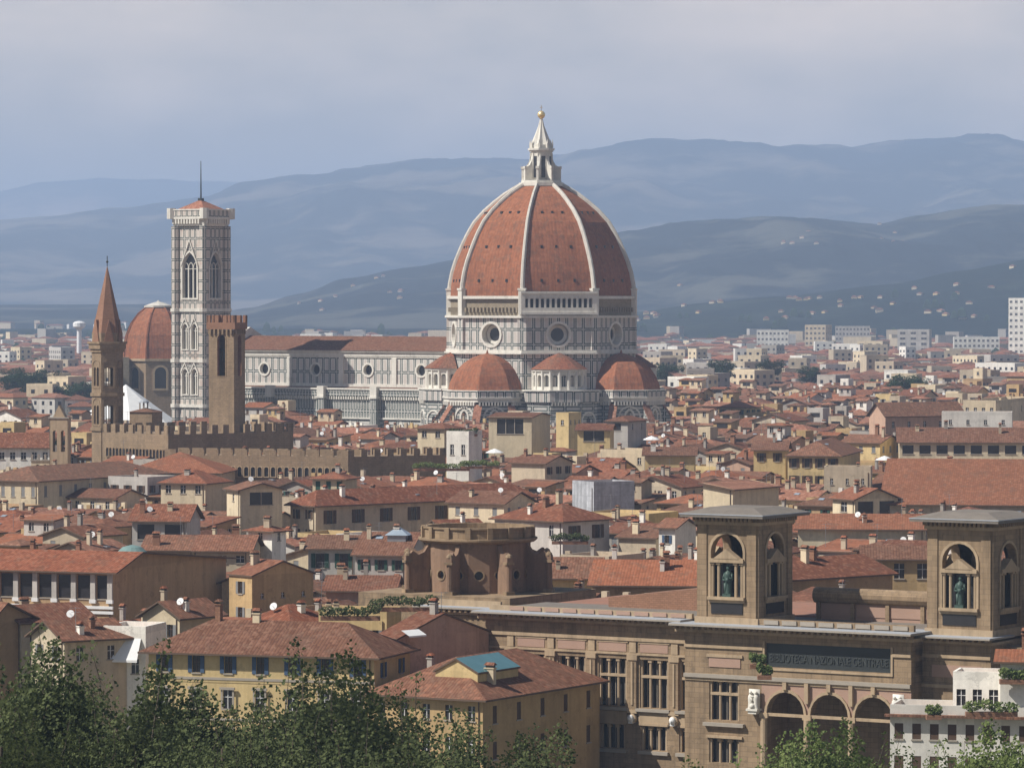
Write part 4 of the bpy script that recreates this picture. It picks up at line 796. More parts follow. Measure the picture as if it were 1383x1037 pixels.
# ------------------------------------------------------------------ houses
WM = {}
def window_mesh(wd, ht, style):
    key = (round(wd, 1), round(ht, 1), style)
    if key in WM: return WM[key]
    b = MB(['window_dark', 'stone_trim', 'shutter_brown', 'shutter_green', 'shutter_blue', 'shutter_grey', 'white_paint'])
    b.box(-.02, wd + .02, .2, .24, -.02, ht + .02, 0)
    if style != 'open': b.box(wd / 2 - .035, wd / 2 + .035, .13, .2, 0, ht, 6 if style in ('framed', 'plain') else 2); b.box(0, wd, .13, .2, ht * .6, ht * .6 + .06, 6 if style in ('framed', 'plain') else 2)
    b.box(-.12, wd + .12, -.12, .1, -.16, -.003, 1)
    if style == 'framed':
        b.box(-.22, -.002, -.06, .02, 0, ht, 1); b.box(wd + .002, wd + .22, -.06, .02, 0, ht, 1); b.box(-.34, wd + .34, -.2, .02, ht + .002, ht + .3, 1)
    k = {'brown': 2, 'green': 3, 'blue': 4, 'grey': 5}.get(style)
    if k:
        for x0 in (-wd * .5 - .02, wd + .02): b.box(x0, x0 + wd * .5, -.09, -.02, 0, ht, k)
    if style.startswith('shut'):
        kk = {'shutb': 2, 'shutg': 3, 'shutr': 5}.get(style, 2); b.box(0.01, wd - .01, .05, .12, 0.01, ht - .01, kk)
    if style == 'open':
        n = max(1, int(wd / 1.8))
        for i in range(1, n): b.box(wd * i / n - .09, wd * i / n + .09, .02, .18, 0, ht, 1)
    WM[key] = b.mesh('window'); return WM[key]
SM = {}
def small_mesh(kind, var):
    k = (kind, var)
    if k in SM: return SM[k]
    rnd = random.Random(var * 7 + 1)
    if kind == 'chimney':
        b = MB([['plaster_beige', 'plaster_cream', 'brick_red', 'plaster_grey', 'plaster_white'][var % 5], 'roof_tile', 'window_dark']); h = .9 + .28 * (var % 4); w1 = .3 + .13 * (var % 3)
        b.box(-w1, w1, -.32, .32, -1, h, 0); b.box(-w1 - .1, w1 + .1, -.42, .42, h, h + .12, 0); b.box(-w1 + .05, w1 - .05, -.25, .25, h + .12, h + .4, 2)
        b.add([(-w1 - .12, -.45, h + .4), (w1 + .12, -.45, h + .4), (w1 + .12, .45, h + .4), (-w1 - .12, .45, h + .4), (-w1, 0, h + .72), (w1, 0, h + .72)], [(0, 1, 5, 4), (2, 3, 4, 5), (0, 4, 3), (1, 2, 5), (0, 3, 2, 1)], 1)
    if kind == 'antenna':
        b = MB('metal_grey'); h = 2.6 + .6 * (var % 3); b.bar((0, 0, -.5), (0, 0, h), .035, 5)
        for z, l in ((h - .1, .8), (h - .6, .55)):
            b.bar((-l, 0, z), (l, 0, z), .025, 4)
            for i in range(5): x = -l + 2 * l * i / 4; b.bar((x, -.3, z), (x, .3, z), .015, 4)
    if kind == 'dish':
        b = MB(['white_paint', 'metal_grey']); b.T = Matrix.Translation((0, -.15, .9)) @ Matrix.Rotation(R_(-25 + 20 * (var % 3)), 4, 'Z') @ Matrix.Rotation(R_(65), 4, 'X')
        b.lathe([(.02, 0), (.25, .03), (.42, .1), (.5, .17)], 14); b.bar((0, 0, 0), (0, -.1, .55), .03, 4, 1); b.T = None; b.bar((0, 0, -.5), (0, 0, .9), .05, 5, 1)
    if kind == 'skylight':
        b = MB(['metal_grey', 'glass_sky']); b.box(-.6, .6, -.45, .45, -.1, .14, 0); b.box(-.52, .52, -.37, .37, .14, .16, 1)
    SM[k] = b.mesh({'dish': 'satellite_dish'}.get(kind, kind)); return SM[k]
def child(name, me, parent, loc=(0, 0, 0), rz=0., rot=None):
    o = bpy.data.objects.new(name, me); C.objects.link(o); o.parent = parent; o.location = loc; o.rotation_euler = rot or (0, 0, rz); return o
def roof_faces(L1, L2, z, kind, rise, rf, ov):
    x0, x1, y0, y1 = -L1 - ov, ov, -ov, L2 + ov; dz = ov * .3
    lo = z - dz * .6
    c = [(x0, y0, lo), (x1, y0, lo), (x1, y1, lo), (x0, y1, lo)]
    if kind == 'x': yr = L2 * rf; r = [(x0, yr, z + rise), (x1, yr, z + rise)]; return c + r, [(0, 1, 5, 4), (2, 3, 4, 5)], [(0, 1), (1, 5), (5, 2), (2, 3), (3, 4), (4, 0)]
    if kind == 'y': xr = -L1 * rf; r = [(xr, y0, z + rise), (xr, y1, z + rise)]; return c + r, [(1, 2, 5, 4), (3, 0, 4, 5)], [(0, 4), (4, 1), (1, 2), (2, 5), (5, 3), (3, 0)]
    if kind == 'hip':
        if L1 >= L2: h = L2 / 2; r = [(-L1 + h * .9, L2 / 2, z + rise), (-h * .9, L2 / 2, z + rise)] if L1 > L2 * 1.05 else [(-L1 / 2 - .01, L2 / 2, z + rise), (-L1 / 2 + .01, L2 / 2, z + rise)]; return c + r, [(0, 1, 5, 4), (1, 2, 5), (2, 3, 4, 5), (3, 0, 4)], [(0, 1), (1, 2), (2, 3), (3, 0)]
        h = L1 / 2; r = [(-L1 / 2, h * .9, z + rise), (-L1 / 2, L2 - h * .9, z + rise)] if L2 > L1 * 1.05 else [(-L1 / 2, L2 / 2 - .01, z + rise), (-L1 / 2, L2 / 2 + .01, z + rise)]; return c + r, [(0, 1, 4), (1, 2, 5, 4), (2, 3, 5), (3, 0, 4, 5)], [(0, 1), (1, 2), (2, 3), (3, 0)]
    if kind == 'shed': c = [(x0, y0, lo), (x1, y0, lo), (x1, y1, z + rise), (x0, y1, z + rise)]; return c, [(0, 1, 2, 3)], [(0, 1), (1, 2), (2, 3), (3, 0)]
    if kind == 'shedx': c = [(x0, y0, z + rise), (x1, y0, lo), (x1, y1, lo), (x0, y1, z + rise)]; return c, [(0, 1, 2, 3)], [(0, 1), (1, 2), (2, 3), (3, 0)]
def roof_z(s, x, y):
    L1, L2, z, rise, rf = s['L1'], s['L2'], s['z'], s['rise'], s['rf']; k = s['roof']
    if k == 'flat': return z + .1
    if k == 'x': yr = L2 * rf; return z + rise * (y / yr if y < yr else (L2 - y) / (L2 - yr))
    if k == 'y': xr = L1 * rf; return z + rise * (-x / xr if -x < xr else (L1 + x) / (L1 - xr))
    if k == 'shed': return z + rise * y / L2
    if k == 'shedx': return z + rise * -x / L1
    h = min(L1, L2) / 2; return z + rise * min(1, min(-x, L1 + x, y, L2 - y) / h)
def add_roof(b, s, m0=0, m1=1):
    L1, L2, z = s['L1'], s['L2'], s['z']
    if s['roof'] == 'flat': return
    vs, fs, bd = roof_faces(L1, L2, z, s['roof'], s['rise'], s['rf'], s['ov']); n = len(vs)
    b.add(vs, fs, m0); b.add([(x, y, q - .22) for x, y, q in vs], [tuple(reversed(f)) for f in fs], m1)
    for i, j in bd: b.add([vs[i], vs[j], (vs[j][0], vs[j][1], vs[j][2] - .22), (vs[i][0], vs[i][1], vs[i][2] - .22)], [(0, 3, 2, 1)], m1)
def grid_ops(L, z, base, spec):
    """spec = (count, [(top below eave, width, height)], style)"""
    if not spec: return []
    n, rows, st = spec; out = []
    for (dz, w_, h) in rows:
        for i in range(n):
            c = L * (i + .5) / n; 
            if c - w_ / 2 < .25 or z - dz - h < base + .5: continue
            out.append((c - w_ / 2, c + w_ / 2, z - dz - h, z - dz, st))
    return out
def wall_rows(mb, p, q, base, z, ops, T=None, m=0):
    rows = sorted({(o[2], o[3]) for o in ops}); cur = base
    for k, (zb, zt) in enumerate(rows):
        nxt = z if k == len(rows) - 1 else (zt + rows[k + 1][0]) / 2
        wall(mb, p, q, cur, nxt, [opening(o[0], o[1], o[2], o[3]) for o in ops if (o[2], o[3]) == (zb, zt)], .2, m); cur = nxt
    if not rows: wall(mb, p, q, base, z, [], .2, m)
def wall_geo(b, s, openl, openr, m=0, mp=0):
    L1, L2, z, base = s['L1'], s['L2'], s['z'], s['base']
    wall_rows(b, (-L1, 0), (0, 0), base, z, openl, m=m); wall_rows(b, (0, 0), (0, L2), base, z, openr, m=m)
    wall(b, (0, L2), (-L1, L2), base, z, [], .2, m); wall(b, (-L1, L2), (-L1, 0), base, z, [], .2, m)
    k, rise, rf = s['roof'], s['rise'], s['rf']
    if k == 'x': b.add([(0, 0, z), (0, L2, z), (0, L2 * rf, z + rise - .05)], [(0, 1, 2)], m); b.add([(-L1, 0, z), (-L1, L2, z), (-L1, L2 * rf, z + rise - .05)], [(0, 2, 1)], m)
    if k == 'y': b.add([(-L1, 0, z), (0, 0, z), (-L1 * rf, 0, z + rise - .05)], [(0, 1, 2)], m); b.add([(-L1, L2, z), (0, L2, z), (-L1 * rf, L2, z + rise - .05)], [(0, 2, 1)], m)
    if k == 'shed': b.add([(0, 0, z), (0, L2, z), (0, L2, z + rise - .05), (-L1, 0, z), (-L1, L2, z), (-L1, L2, z + rise - .05)], [(0, 1, 2), (3, 5, 4), (1, 4, 5, 2)], m)
    if k == 'shedx': b.add([(-L1, 0, z), (0, 0, z), (-L1, 0, z + rise - .05), (-L1, L2, z), (0, L2, z), (-L1, L2, z + rise - .05)], [(0, 1, 2), (3, 5, 4), (0, 2, 5, 3)], m)
    if k == 'flat':
        b.quad((-L1, 0, z), (0, 0, z), (0, L2, z), (-L1, L2, z), mp)
        for q in ((-L1, 0, 0, .3), (-L1, 0, L2 - .3, L2), (-L1, -L1 + .3, .301, L2 - .301), (-.3, 0, .301, L2 - .301)): b.box(q[0] - .002, q[1] + .002, q[2] - .002, q[3] + .002, z + .002, z + .9, m)
def world_pt(s, x, y): c, sn = math.cos(-s['a']), math.sin(-s['a']); return s['X'] + c * x - sn * y, s['Y'] + sn * x + c * y
def footprint(s): return [world_pt(s, 0, 0), world_pt(s, 0, s['L2']), world_pt(s, -s['L1'], s['L2']), world_pt(s, -s['L1'], 0)]
def make_house(s, rnd):
    """one house as a thing: wall, roof (> chimney, antenna, dish, skylight), windows, rooms on the roof"""
    root = empty(s.get('name', 'house'), (s['X'], s['Y'], 0), -s['a'], s['label'], s.get('cat', 'house'), s.get('group'))
    ol = grid_ops(s['L1'], s['z'], s['base'], s.get('wl')) + s.get('xl_ops', []); orr = grid_ops(s['L2'], s['z'], s['base'], s.get('wr'))
    b = MB(['plaster_' + s['wall'].replace(' ', '_') if s['wall'] in PAL else s['wall'], s.get('deck', 'pink_plaster')]); wall_geo(b, s, ol, orr, 0, 1)
    if s.get('bands', 0): b.box(-s['L1'] - .05, .05, -.05, s['L2'], s['z'] - s['bands'], s['z'] - s['bands'] + .2, 0)
    b.obj('wall', root)
    for o in ol: child('window', window_mesh(o[1] - o[0], o[3] - o[2], o[4]), root, (-s['L1'] + o[0], 0, o[2]))
    for o in orr: child('window', window_mesh(o[1] - o[0], o[3] - o[2], o[4]), root, (0, o[0], o[2]), R_(90))
    if s['roof'] != 'flat': b = MB([s['rm'], 'eave_wood']); add_roof(b, s); ro = b.obj('roof', root)
    else:
        b = MB(s.get('deck', 'pink_plaster')); b.box(-s['L1'] + .3, -.3, .3, s['L2'] - .3, s['z'] + .01, s['z'] + .06); ro = b.obj('roof_terrace', root)
    L1, L2 = s['L1'], s['L2']
    if s.get('manual') and s['Y'] < 900 and L1 > 6:
        b = MB('eave_wood'); b.bar((-.5, -.09, s['base']), (-.5, -.09, s['z'] - .3), .07, 5); b.obj('drainpipe', root)
    for kind, n in (('chimney', s.get('ch', 1)), ('antenna', s.get('an', 0)), ('dish', s.get('di', 0)), ('skylight', s.get('sk', 0))):
        for i in range(n):
            x, y = -L1 * rnd.uniform(.1, .9), L2 * rnd.uniform(.12, .6); v = rnd.randrange(20); zz = roof_z(s, x, y)
            o = child({'dish': 'satellite_dish'}.get(kind, kind), small_mesh(kind, v), ro, (x, y, zz), rnd.choice((0, 0, R_(90))) if kind == 'chimney' else s['a'])
            if kind == 'skylight': o.rotation_euler = ((math.atan2(s['rise'], L2 * .5) if s['roof'] in ('x', 'hip') else 0), 0, 0)
    for (x, y, w1, w2, h, fl) in s.get('rooms', []):
        q = dict(L1=w1, L2=w2, z=s['z'] + h, base=s['z'] - .5, roof=fl, rise=w2 * .16, rf=.5, ov=.45)
        T = Matrix.Translation((-x, y, 0)); b = MB([s.get('rwall', 'plaster_cream')], T)
        ops = grid_ops(w1, q['z'], q['base'], (max(1, int(w1 / 2.2)), [(.55, 1.0, min(1.3, h - .9))], 'plain')); wall_geo(b, q, ops, [], 0, 0); rm_ = b.obj('attic_room', root)
        if fl != 'flat': b = MB([s['rm'], 'eave_wood'], T); add_roof(b, q); b.obj('room_roof', rm_)
        for o in ops: child('window', window_mesh(o[1] - o[0], o[3] - o[2], 'plain'), rm_, (-x - w1 + o[0], y, o[2]))
    return root
def bake(b, s, wi, ri, wins=True):
    """the same house merged into one big mesh (for those past the first few hundred)"""
    T = Matrix.Translation((s['X'], s['Y'], 0)) @ Matrix.Rotation(-s['a'], 4, 'Z'); b.T = T; q = dict(s); wall_geo(b, q, [], [], wi, wi); add_roof(b, q, ri, 4)
    if wins:
        for face, L in ((0, s['L1']), (1, s['L2'])):
            sp = s.get('wl') if face == 0 else s.get('wr')
            for (a, c, zb, zt, st) in grid_ops(L, s['z'], s['base'], sp):
                if face == 0: b.box(-L + a, -L + c, -.06, .0, zb, zt, 5)
                else: b.box(0, .06, a, c, zb, zt, 5)
    for (x, y, w1, w2, h, fl) in s.get('rooms', []):
        b.T = T @ Matrix.Translation((-x, y, 0)); qq = dict(L1=w1, L2=w2, z=s['z'] + h, base=s['z'] - .5, roof=fl, rise=w2 * .16, rf=.5, ov=.45); wall_geo(b, qq, [], [], wi, wi); add_roof(b, qq, ri, 4); b.box(-w1 * .8, -w1 * .2, -.06, 0, s['z'] + h - 1.9, s['z'] + h - .6, 5)
    for i in range(s.get('ch', 0)):
        x, y = -s['L1'] * (.2 + .3 * i), s['L2'] * .35; zz = roof_z(s, x, y); b.T = T @ Matrix.Translation((x, y, zz)); b.box(-.45, .45, -.35, .35, -1, 1.5, wi)
    b.T = None

HOUSES = []
W1 = [(1.0, 1.0, 1.7)]; W2 = [(1.0, 1.0, 1.7), (4.6, 1.0, 1.9)]; W3 = [(1.0, 1.0, 1.6), (4.4, 1.05, 1.9), (8, 1.05, 2.0)]
def hs(label, xc, ye, z, a, xl=None, xr=None, L1=None, L2=None, wall='cream', roof='x', rise=None, rf=.5, rm='roof_tile', wl=None, wr=None, yb=None, **kw):
    Y = (H - z) * F / (ye - YH); a = R_(a)
    X, Y, L1, L2 = solve_rect(xc, Y, a, xl, xr, L1, L2); dp = L2 if roof in ('x', 'shed') else (L1 if roof in ('y', 'shedx') else min(L1, L2))
    s = dict(label=label, X=X, Y=Y, a=a, L1=L1, L2=L2, z=z, base=ground(X, Y) - .5, wall=wall, roof=roof, rise=(dp * .165 if rise is None else rise), rf=rf, rm=rm, wl=wl, wr=wr, ov=.7, manual=True)
    s.update(kw); xs = [sx_of(*p) for p in footprint(s)]; s['bb'] = (min(xs), sy_of(z + (s['rise'] if roof != 'flat' else 1), Y + L2 / 2), max(xs), ye + 22 if yb is None else yb); HOUSES.append(s); return s
rb_ = 'brown'
hs('yellow villa with a wide brown tile roof and blue shutters behind the bottom left trees', 505, 886, 14, 18, xl=200, L2=12.5, wall='yellow', roof='hip', rise=3.3, rm='roof_tile_brown', wl=(7, [(.5, 1.0, 2.0)], 'blue'), wr=(2, W1, 'blue'), yb=990, ch=2, ov=1.0, bands=3.6, lower=1)
hs('ochre building with a hipped red tile roof in front of the library windows', 652, 943, 10, 30, xl=500, xr=810, wall='ochre', roof='hip', rise=3.9, wl=(5, W2, 'plain'), wr=(5, [(1.1, .95, 2.0), (5.2, .95, 2.0)], 'shutb'), yb=1037, ch=2, ov=.9)
hs('yellow attic block with blue green glass roofs on the hipped ochre building', 645, 908, 12.6, 30, xl=588, xr=700, wall='yellow', roof='y', rise=1.5, rm='glass_green', yb=912, ch=0, ov=.2)
hs('tall pinkish wall with a low gable left of the library, with two tiny windows', 536, 862, 15, 42, xl=506, xr=660, wall='pink', roof='x', rise=2.6, rm='roof_tile_brown', wl=(1, [(2, .9, 1.5)], 'grey'), wr=(4, [(3.2, .5, 1.0)], 'plain'), yb=890, ch=1, ov=.25, an=1)
hs('orange and cream house with a small hipped red roof above the yellow villa', 392, 840, 15, 40, xl=338, xr=446, wall='yellow', roof='hip', rise=1.9, wl=(2, W1, 'grey'), yb=852, ch=1, di=1)
hs('yellow block with a planted roof terrace right of the orange house', 522, 836, 16, 10, xl=430, L2=9, wall='yellow', roof='flat', wl=(3, [(1.4, .8, 1.3)], 'grey'), yb=858, ch=2, plants=1)
hs('tan house with a brown roof turned right, above the trees at far left', 28, 840, 14, 55, L1=9, xr=124, wall='beige', roof='y', rise=1.9, rm='roof_tile_brown', wl=(2, W2, 'grey'), wr=(3, W1, 'plain'), yb=870, ch=1)
hs('beige house with a long red roof climbing to the right above the white awning', 86, 864, 13, 57, L1=9, xr=170, wall='beige', roof='y', rise=2.1, wl=(2, W1, 'grey'), wr=(2, W1, 'plain'), yb=890, ch=2, an=1, di=1)
hs('cream house with a lit left front and red gable roof, right of the satellite dish', 242, 834, 14, 38, xl=192, xr=298, wall='cream', roof='y', rise=2.0, wl=(2, W2, 'grey'), yb=850, ch=2, di=1)
aw = hs('pale house with a bright white awning and roof balcony at lower left', 196, 856, 13.4, 14, xl=139, L2=8, wall='white', roof='flat', wl=(2, [(3.2, 1.0, 1.8)], 'plain'), yb=905, ch=0, awning=1)
hs('brown blank walled house cut by the left edge below the pillared loggia', -14, 842, 14, 48, L1=8, xr=52, wall='brown', roof='x', rise=2.6, yb=870, ch=0, rf=.3)
hs('house with a dark pillared loggia, wide red roof and blank brown side wall', 152, 771, 17, 22, xl=-30, xr=305, wall='brown', roof='x', rise=2.3, rf=.2, wl=(7, [(.7, 2.0, 3.3)], 'open'), yb=830, ch=2, ov=1.1, loggia=1)
hs('ochre house with a narrow lit cream front and a plain brown gable side', 340, 777, 16.5, 50, xl=309, xr=423, wall='ochre', roof='x', rise=1.9, wl=(1, W2, 'grey'), wr=(3, [(2.6, .6, .7)], 'plain'), yb=825, ch=1, ov=.25)
hs('grey and cream house with two big dark balcony openings under a red roof', 252, 703, 17, 8, xl=178, L2=11, wall='pale grey', roof='x', rise=2.6, wl=(2, [(.7, 3.0, 2.6)], 'open'), yb=738, ch=2, di=1)
hs('low cream house with a broad red roof just right of the grey green dome', 262, 742, 16, 5, xl=194, L2=12, wall='cream', roof='x', wl=(3, [(.9, 1.1, 1.2)], 'grey'), yb=752, ch=1, an=1)
hs('low cream house with a broad red roof left of the small hip roofed tower house', 336, 743, 16, 5, xl=264, L2=12.5, wall='cream', roof='x', wl=(3, [(.9, 1.3, 1.1)], 'plain'), yb=757, ch=1)
hs('narrow pale tower house with an overhanging hipped red roof', 367, 716, 18.5, 32, xl=335, xr=386, wall='white', roof='hip', wl=(1, [(.5, .9, 1.0)], 'plain'), wr=(1, [(.5, .8, 1.2)], 'plain'), yb=765, ch=1, ov=.9)
hs('very long beige house with eight dark shuttered windows under one red roof', 426, 682, 17, 48, xl=392, xr=722, wall='beige', roof='hip', rise=2.6, wl=(2, W2, 'brown'), wr=(8, [(1.1, 1.5, 2.5)], 'brown'), yb=718, ch=4, an=2, sk=2, ov=.9)
hs('pale house with green shuttered doors and a brown tile roof left of the round tribune', 480, 740, 15.5, 4, xl=416, L2=11, wall='pale grey', roof='x', rm='roof_tile_brown', wl=(2, [(.9, 1.4, 2.3)], 'green'), yb=772, ch=1)
hs('pale house with a glass roof lantern and green shutters, left of the tribune', 549, 749, 15, 13, xl=480, xr=578, wall='pale grey', roof='x', rise=3.2, rm='roof_tile_brown', wl=(3, [(.9, 1.0, 1.6)], 'green'), yb=775, ch=2, sk=1, lantern=1)
hs('low house with a brown tile roof between the ochre gable side and the tribune', 530, 797, 13, 5, xl=440, L2=11, wall='pink', roof='x', rm='roof_tile_brown', yb=800, ch=3)
hs('pale hipped house with two dark windows and a shaded balcony right of the tribune', 760, 703, 17.5, 42, xl=668, xr=823, wall='pale grey', roof='hip', rise=2.6, wl=(3, [(.9, 1.0, 1.9)], 'plain'), wr=(2, [(1.0, 1.5, 2.3)], 'brown'), yb=748, ch=3, an=1, ov=.8)
hs('small white gabled house above the parapet of the round tribune', 602, 716, 17, 55, xl=573, xr=656, wall='white', roof='y', rise=1.6, yb=719, ch=1)
hs('long cream house with a row of narrow windows turned to the right, at left', 51, 649, 18, 30, xl=-30, xr=228, wall='cream', roof='hip', rise=2.6, wl=(6, [(1.4, .9, 2.0)], 'shutr'), wr=(9, [(1.2, 1.0, 2.2)], 'shutr'), yb=680, ch=1)
hs('cream house with a lit front and a corner downpipe right of the long cream house', 277, 652, 18.5, 22, xl=217, xr=310, wall='cream', roof='hip', rise=2.3, wl=(3, [(.6, 1.2, 1.6)], 'plain'), yb=682, ch=1)
hs('wide orange hipped roof just below the long wing of the fortress', 297, 638, 18, 6, xl=164, L2=22, wall='cream', roof='hip', rise=4.0, rm='roof_tile_orange', yb=640, ch=0)
hs('white church hall with small windows beside the bell gable', 68, 604, 21, 4, xl=-20, L2=13, wall='white', roof='x', rise=3.2, wl=(6, [(1.2, 1.2, 1.6)], 'plain'), yb=632, ch=0, name='church_hall', cat='church')
hs('small cream loft with a wide dark window below the fortress wing', 324, 661, 20, 66, xl=306, xr=381, wall='cream', roof='x', rise=1.2, wl=(1, [(1, .9, 1.3)], 'plain'), wr=(1, [(.6, 4.5, 2.3)], 'open'), yb=690, ch=0, di=1)
hs('small white house with two slim shuttered windows below the battlements', 465, 646, 20, 18, xl=422, xr=482, wall='cream', roof='hip', rise=1.2, wl=(3, [(.6, 1.0, 1.9)], 'shutg'), yb=660, ch=1)
hs('white cubic tower house with a planted flat roof in front of the left tribune', 633, 588, 26, 27, xl=603, xr=651, wall='white', roof='flat', wl=(2, [(2.0, .9, 2.2)], 'plain'), yb=618, ch=0, plants=1)
hs('cream house with a huge dark loggia opening in front of the cathedral', 718, 563, 27, 13, xl=660, xr=743, wall='cream', roof='x', rise=.8, rm='roof_tile_brown', wl=(1, [(.5, 6.5, 3.6)], 'open'), yb=598, ch=0, ov=.5)
hs('cream house with a small terrace left of the white cubic tower house', 600, 578, 25, 36, xl=564, xr=624, wall='cream', roof='hip', rise=1.1, rm='roof_tile_brown', wl=(2, [(.8, 1.4, 1.5)], 'plain'), yb=608, ch=0)
hs('small yellowish roof room in front of the middle exedra of the cathedral', 768, 562, 26, 35, xl=751, xr=785, wall='yellow', roof='flat', wl=(1, [(1, .9, 1.2)], 'plain'), wr=(3, [(1, .6, 1.0)], 'plain'), yb=584, ch=0)
hs('pale two storey roof house in front of the right tribune', 848, 568, 25, 30, xl=820, xr=873, wall='pale grey', roof='hip', rise=1.1, rm='roof_tile_brown', wl=(1, [(.7, 2.0, 1.8)], 'open'), wr=(2, [(.9, .8, 1.4)], 'plain'), yb=592, ch=0)
hs('house with a dark shaded roof terrace between the two cathedral roof rooms', 824, 580, 24, 8, xl=780, L2=8, wall='yellow', roof='x', rise=1.2, rm='roof_tile_brown', wl=(1, [(.3, 5.0, 2.5)], 'open'), yb=600, ch=0)
hs('building wrapped in silvery scaffolding sheets in the middle of the roofs', 802, 657, 19.5, 60, xl=773, xr=857, wall='cloth_wrap', roof='flat', yb=690, ch=0, name='wrapped_building', cat='building')
hs('long yellow house front under a brown roof right of the cathedral', 938, 614, 20, 4, xl=871, L2=10, wall='yellow', roof='x', rm='roof_tile_brown', yb=625, ch=1)
hs('huge plain red roof at the right edge above the right library tower', 1480, 682, 17, 9, xl=1192, L2=46, wall='beige', roof='x', rise=7.6, rm='roof_tile_orange', yb=676, ch=0, name='large_hall', cat='building')
hs('long house with dark glazed loggias under a brown roof at the right edge', 1400, 597, 22, 4, xl=1215, L2=14, wall='cream', roof='x', rise=3.2, rm='roof_tile_brown', wl=(8, [(.8, 2.6, 2.0)], 'open'), yb=618, ch=3)
hs('white block with a row of dark windows high at the right edge', 1345, 545, 26, 20, xl=1301, xr=1400, wall='cream', roof='flat', wl=(4, [(1.2, .9, 1.6)], 'plain'), wr=(4, [(1.2, .9, 1.6)], 'plain'), yb=560, ch=3)
hs('white flat topped block below the windowed block at the right edge', 1367, 561, 25, 8, xl=1272, L2=8, wall='white', roof='flat', wl=(4, [(1.2, .8, 1.2)], 'plain'), yb=575, ch=0)
hs('church with a pale pink gable front and a long red nave roof at right', 1196, 562, 24, 62, xl=1174, xr=1302, wall='pink', roof='y', rise=3.6, wr=(5, [(1.5, .9, 1.6)], 'plain'), yb=578, ch=0, name='church', cat='church')
hs('yellow house with four brown windows under a wide red roof right of centre', 1134, 615, 21, 12, xl=1064, xr=1162, wall='yellow', roof='hip', rise=3.0, wl=(4, [(.7, 1.1, 2.0), (4.5, 1.1, 1.9)], 'brown'), yb=645, ch=3, sk=2)
hs('smaller yellow house with a brown roof left of the four windowed yellow house', 1061, 607, 21.5, 8, xl=1018, L2=11, wall='yellow', roof='x', rm='roof_tile_brown', wl=(2, [(.8, 1.0, 1.9)], 'brown'), yb=628, ch=1)
hs('plain beige flat block with one small window right of centre', 1176, 636, 20, 8, xl=1113, L2=7, wall='beige', roof='flat', wl=(3, [(1.6, .6, 1.2)], 'plain'), yb=653, ch=1)
hs('cream pavilion with a wide gable and glazed loggia above the gap of the library towers', 1155, 674, 18, 62, xl=1125, xr=1213, wall='cream', roof='x', rise=2.0, wl=(1, [(.7, 2.2, 1.8)], 'plain'), wr=(2, [(.5, 3.4, 2.4)], 'open'), yb=698, ch=2)
hs('red roofed house seen between the library towers with two square chimneys', 1062, 782, 16, 49, L1=13, xr=1206, wall='brown', roof='y', rise=2.4, yb=782, ch=3)
hs('ochre house with a ribbed brown roof and one dark window beside the right library tower', 1262, 754, 17, 4, xl=1168, L2=10, wall='ochre', roof='x', rm='roof_tile_brown', wl=(3, [(.8, 1.5, 2.2)], 'plain'), yb=790, ch=0)
hs('orange roofed house between the library towers below the gabled pavilion', 1250, 714, 17, 6, xl=1078, L2=13, wall='cream', roof='x', rm='roof_tile_orange', yb=722, ch=3, di=1, an=1)
hs('cream block with a flat top peeping over the left library tower', 990, 660, 21, 32, xl=950, xr=1052, wall='cream', roof='shedx', rise=1.0, rm='roof_tile_pale', yb=690, ch=0)
hs('small white gabled house left of the left library tower with a blue door', 912, 712, 16.5, 30, xl=890, xr=940, wall='white', roof='x', rise=1.4, wl=(1, [(1.4, .9, 1.4)], 'blue'), yb=738, ch=0)
hs('wide red roof directly left of the left library tower with several small vents', 960, 790, 16, 7, xl=800, L2=17, wall='brown', roof='x', rise=2.9, rm='roof_tile_orange', yb=792, ch=5)
hs('low house with a steep ribbed red roof right behind the round tribune', 806, 780, 15.5, 6, xl=742, L2=11, wall='yellow', roof='x', rise=2.6, yb=782, ch=1)
hs('white house with brown shutters at the bottom right corner in front of the library', 1420, 968, 10.5, 14, xl=1203, L2=6.5, wall='white', roof='flat', wl=(9, [(1.1, .95, 1.7), (4.6, 1.0, 1.9)], 'shutb'), yb=1037, ch=0, deck='pink_plaster', eave=1)
hs('white upper storey with a small window set back on the bottom right white house', 1420, 921, 14.0, 14, xl=1288, L2=5, wall='white', roof='flat', wl=(6, [(1.0, 1.0, 1.8)], 'plain'), yb=960, ch=0)
hs('top floor room with a bright orange roof at the right edge over the white house', 1440, 893, 16.4, 10, xl=1352, L2=5, wall='white', roof='x', rise=1.0, rm='roof_tile_orange', yb=920, ch=1)
mat('cloth_wrap', (.50, .51, .54), streak=.8, stone=(2.2, 2.6), n=(.8, .8), fine=(2, .5), rough=.7)

# --- procedural neighbours: one lattice of blocks, streets between them
rnd = random.Random(12)
def sat(P, Q):
    for A_, B_ in ((P, Q), (Q, P)):
        for i in range(4):
            ex_, ey_ = A_[(i + 1) % 4][0] - A_[i][0], A_[(i + 1) % 4][1] - A_[i][1]; nx_, ny_ = ey_, -ex_
            a = [x * nx_ + y * ny_ for x, y in A_]; c = [x * nx_ + y * ny_ for x, y in B_]
            if max(a) <= min(c) + .3 or max(c) <= min(a) + .3: return False
    return True
def rectw(x0, y0, x1, y1): return [(x0, y0), (x1, y0), (x1, y1), (x0, y1)]
c, sn = math.cos(RA), math.sin(RA)
KEEP = []      # footprints that are taken by landmarks
def keep_local(ox, oy, a, x0, y0, x1, y1): c, s_ = math.cos(a), math.sin(a); KEEP.append([(ox + c * x - s_ * y, oy + s_ * x + c * y) for x, y in ((x0, y0), (x1, y0), (x1, y1), (x0, y1))])
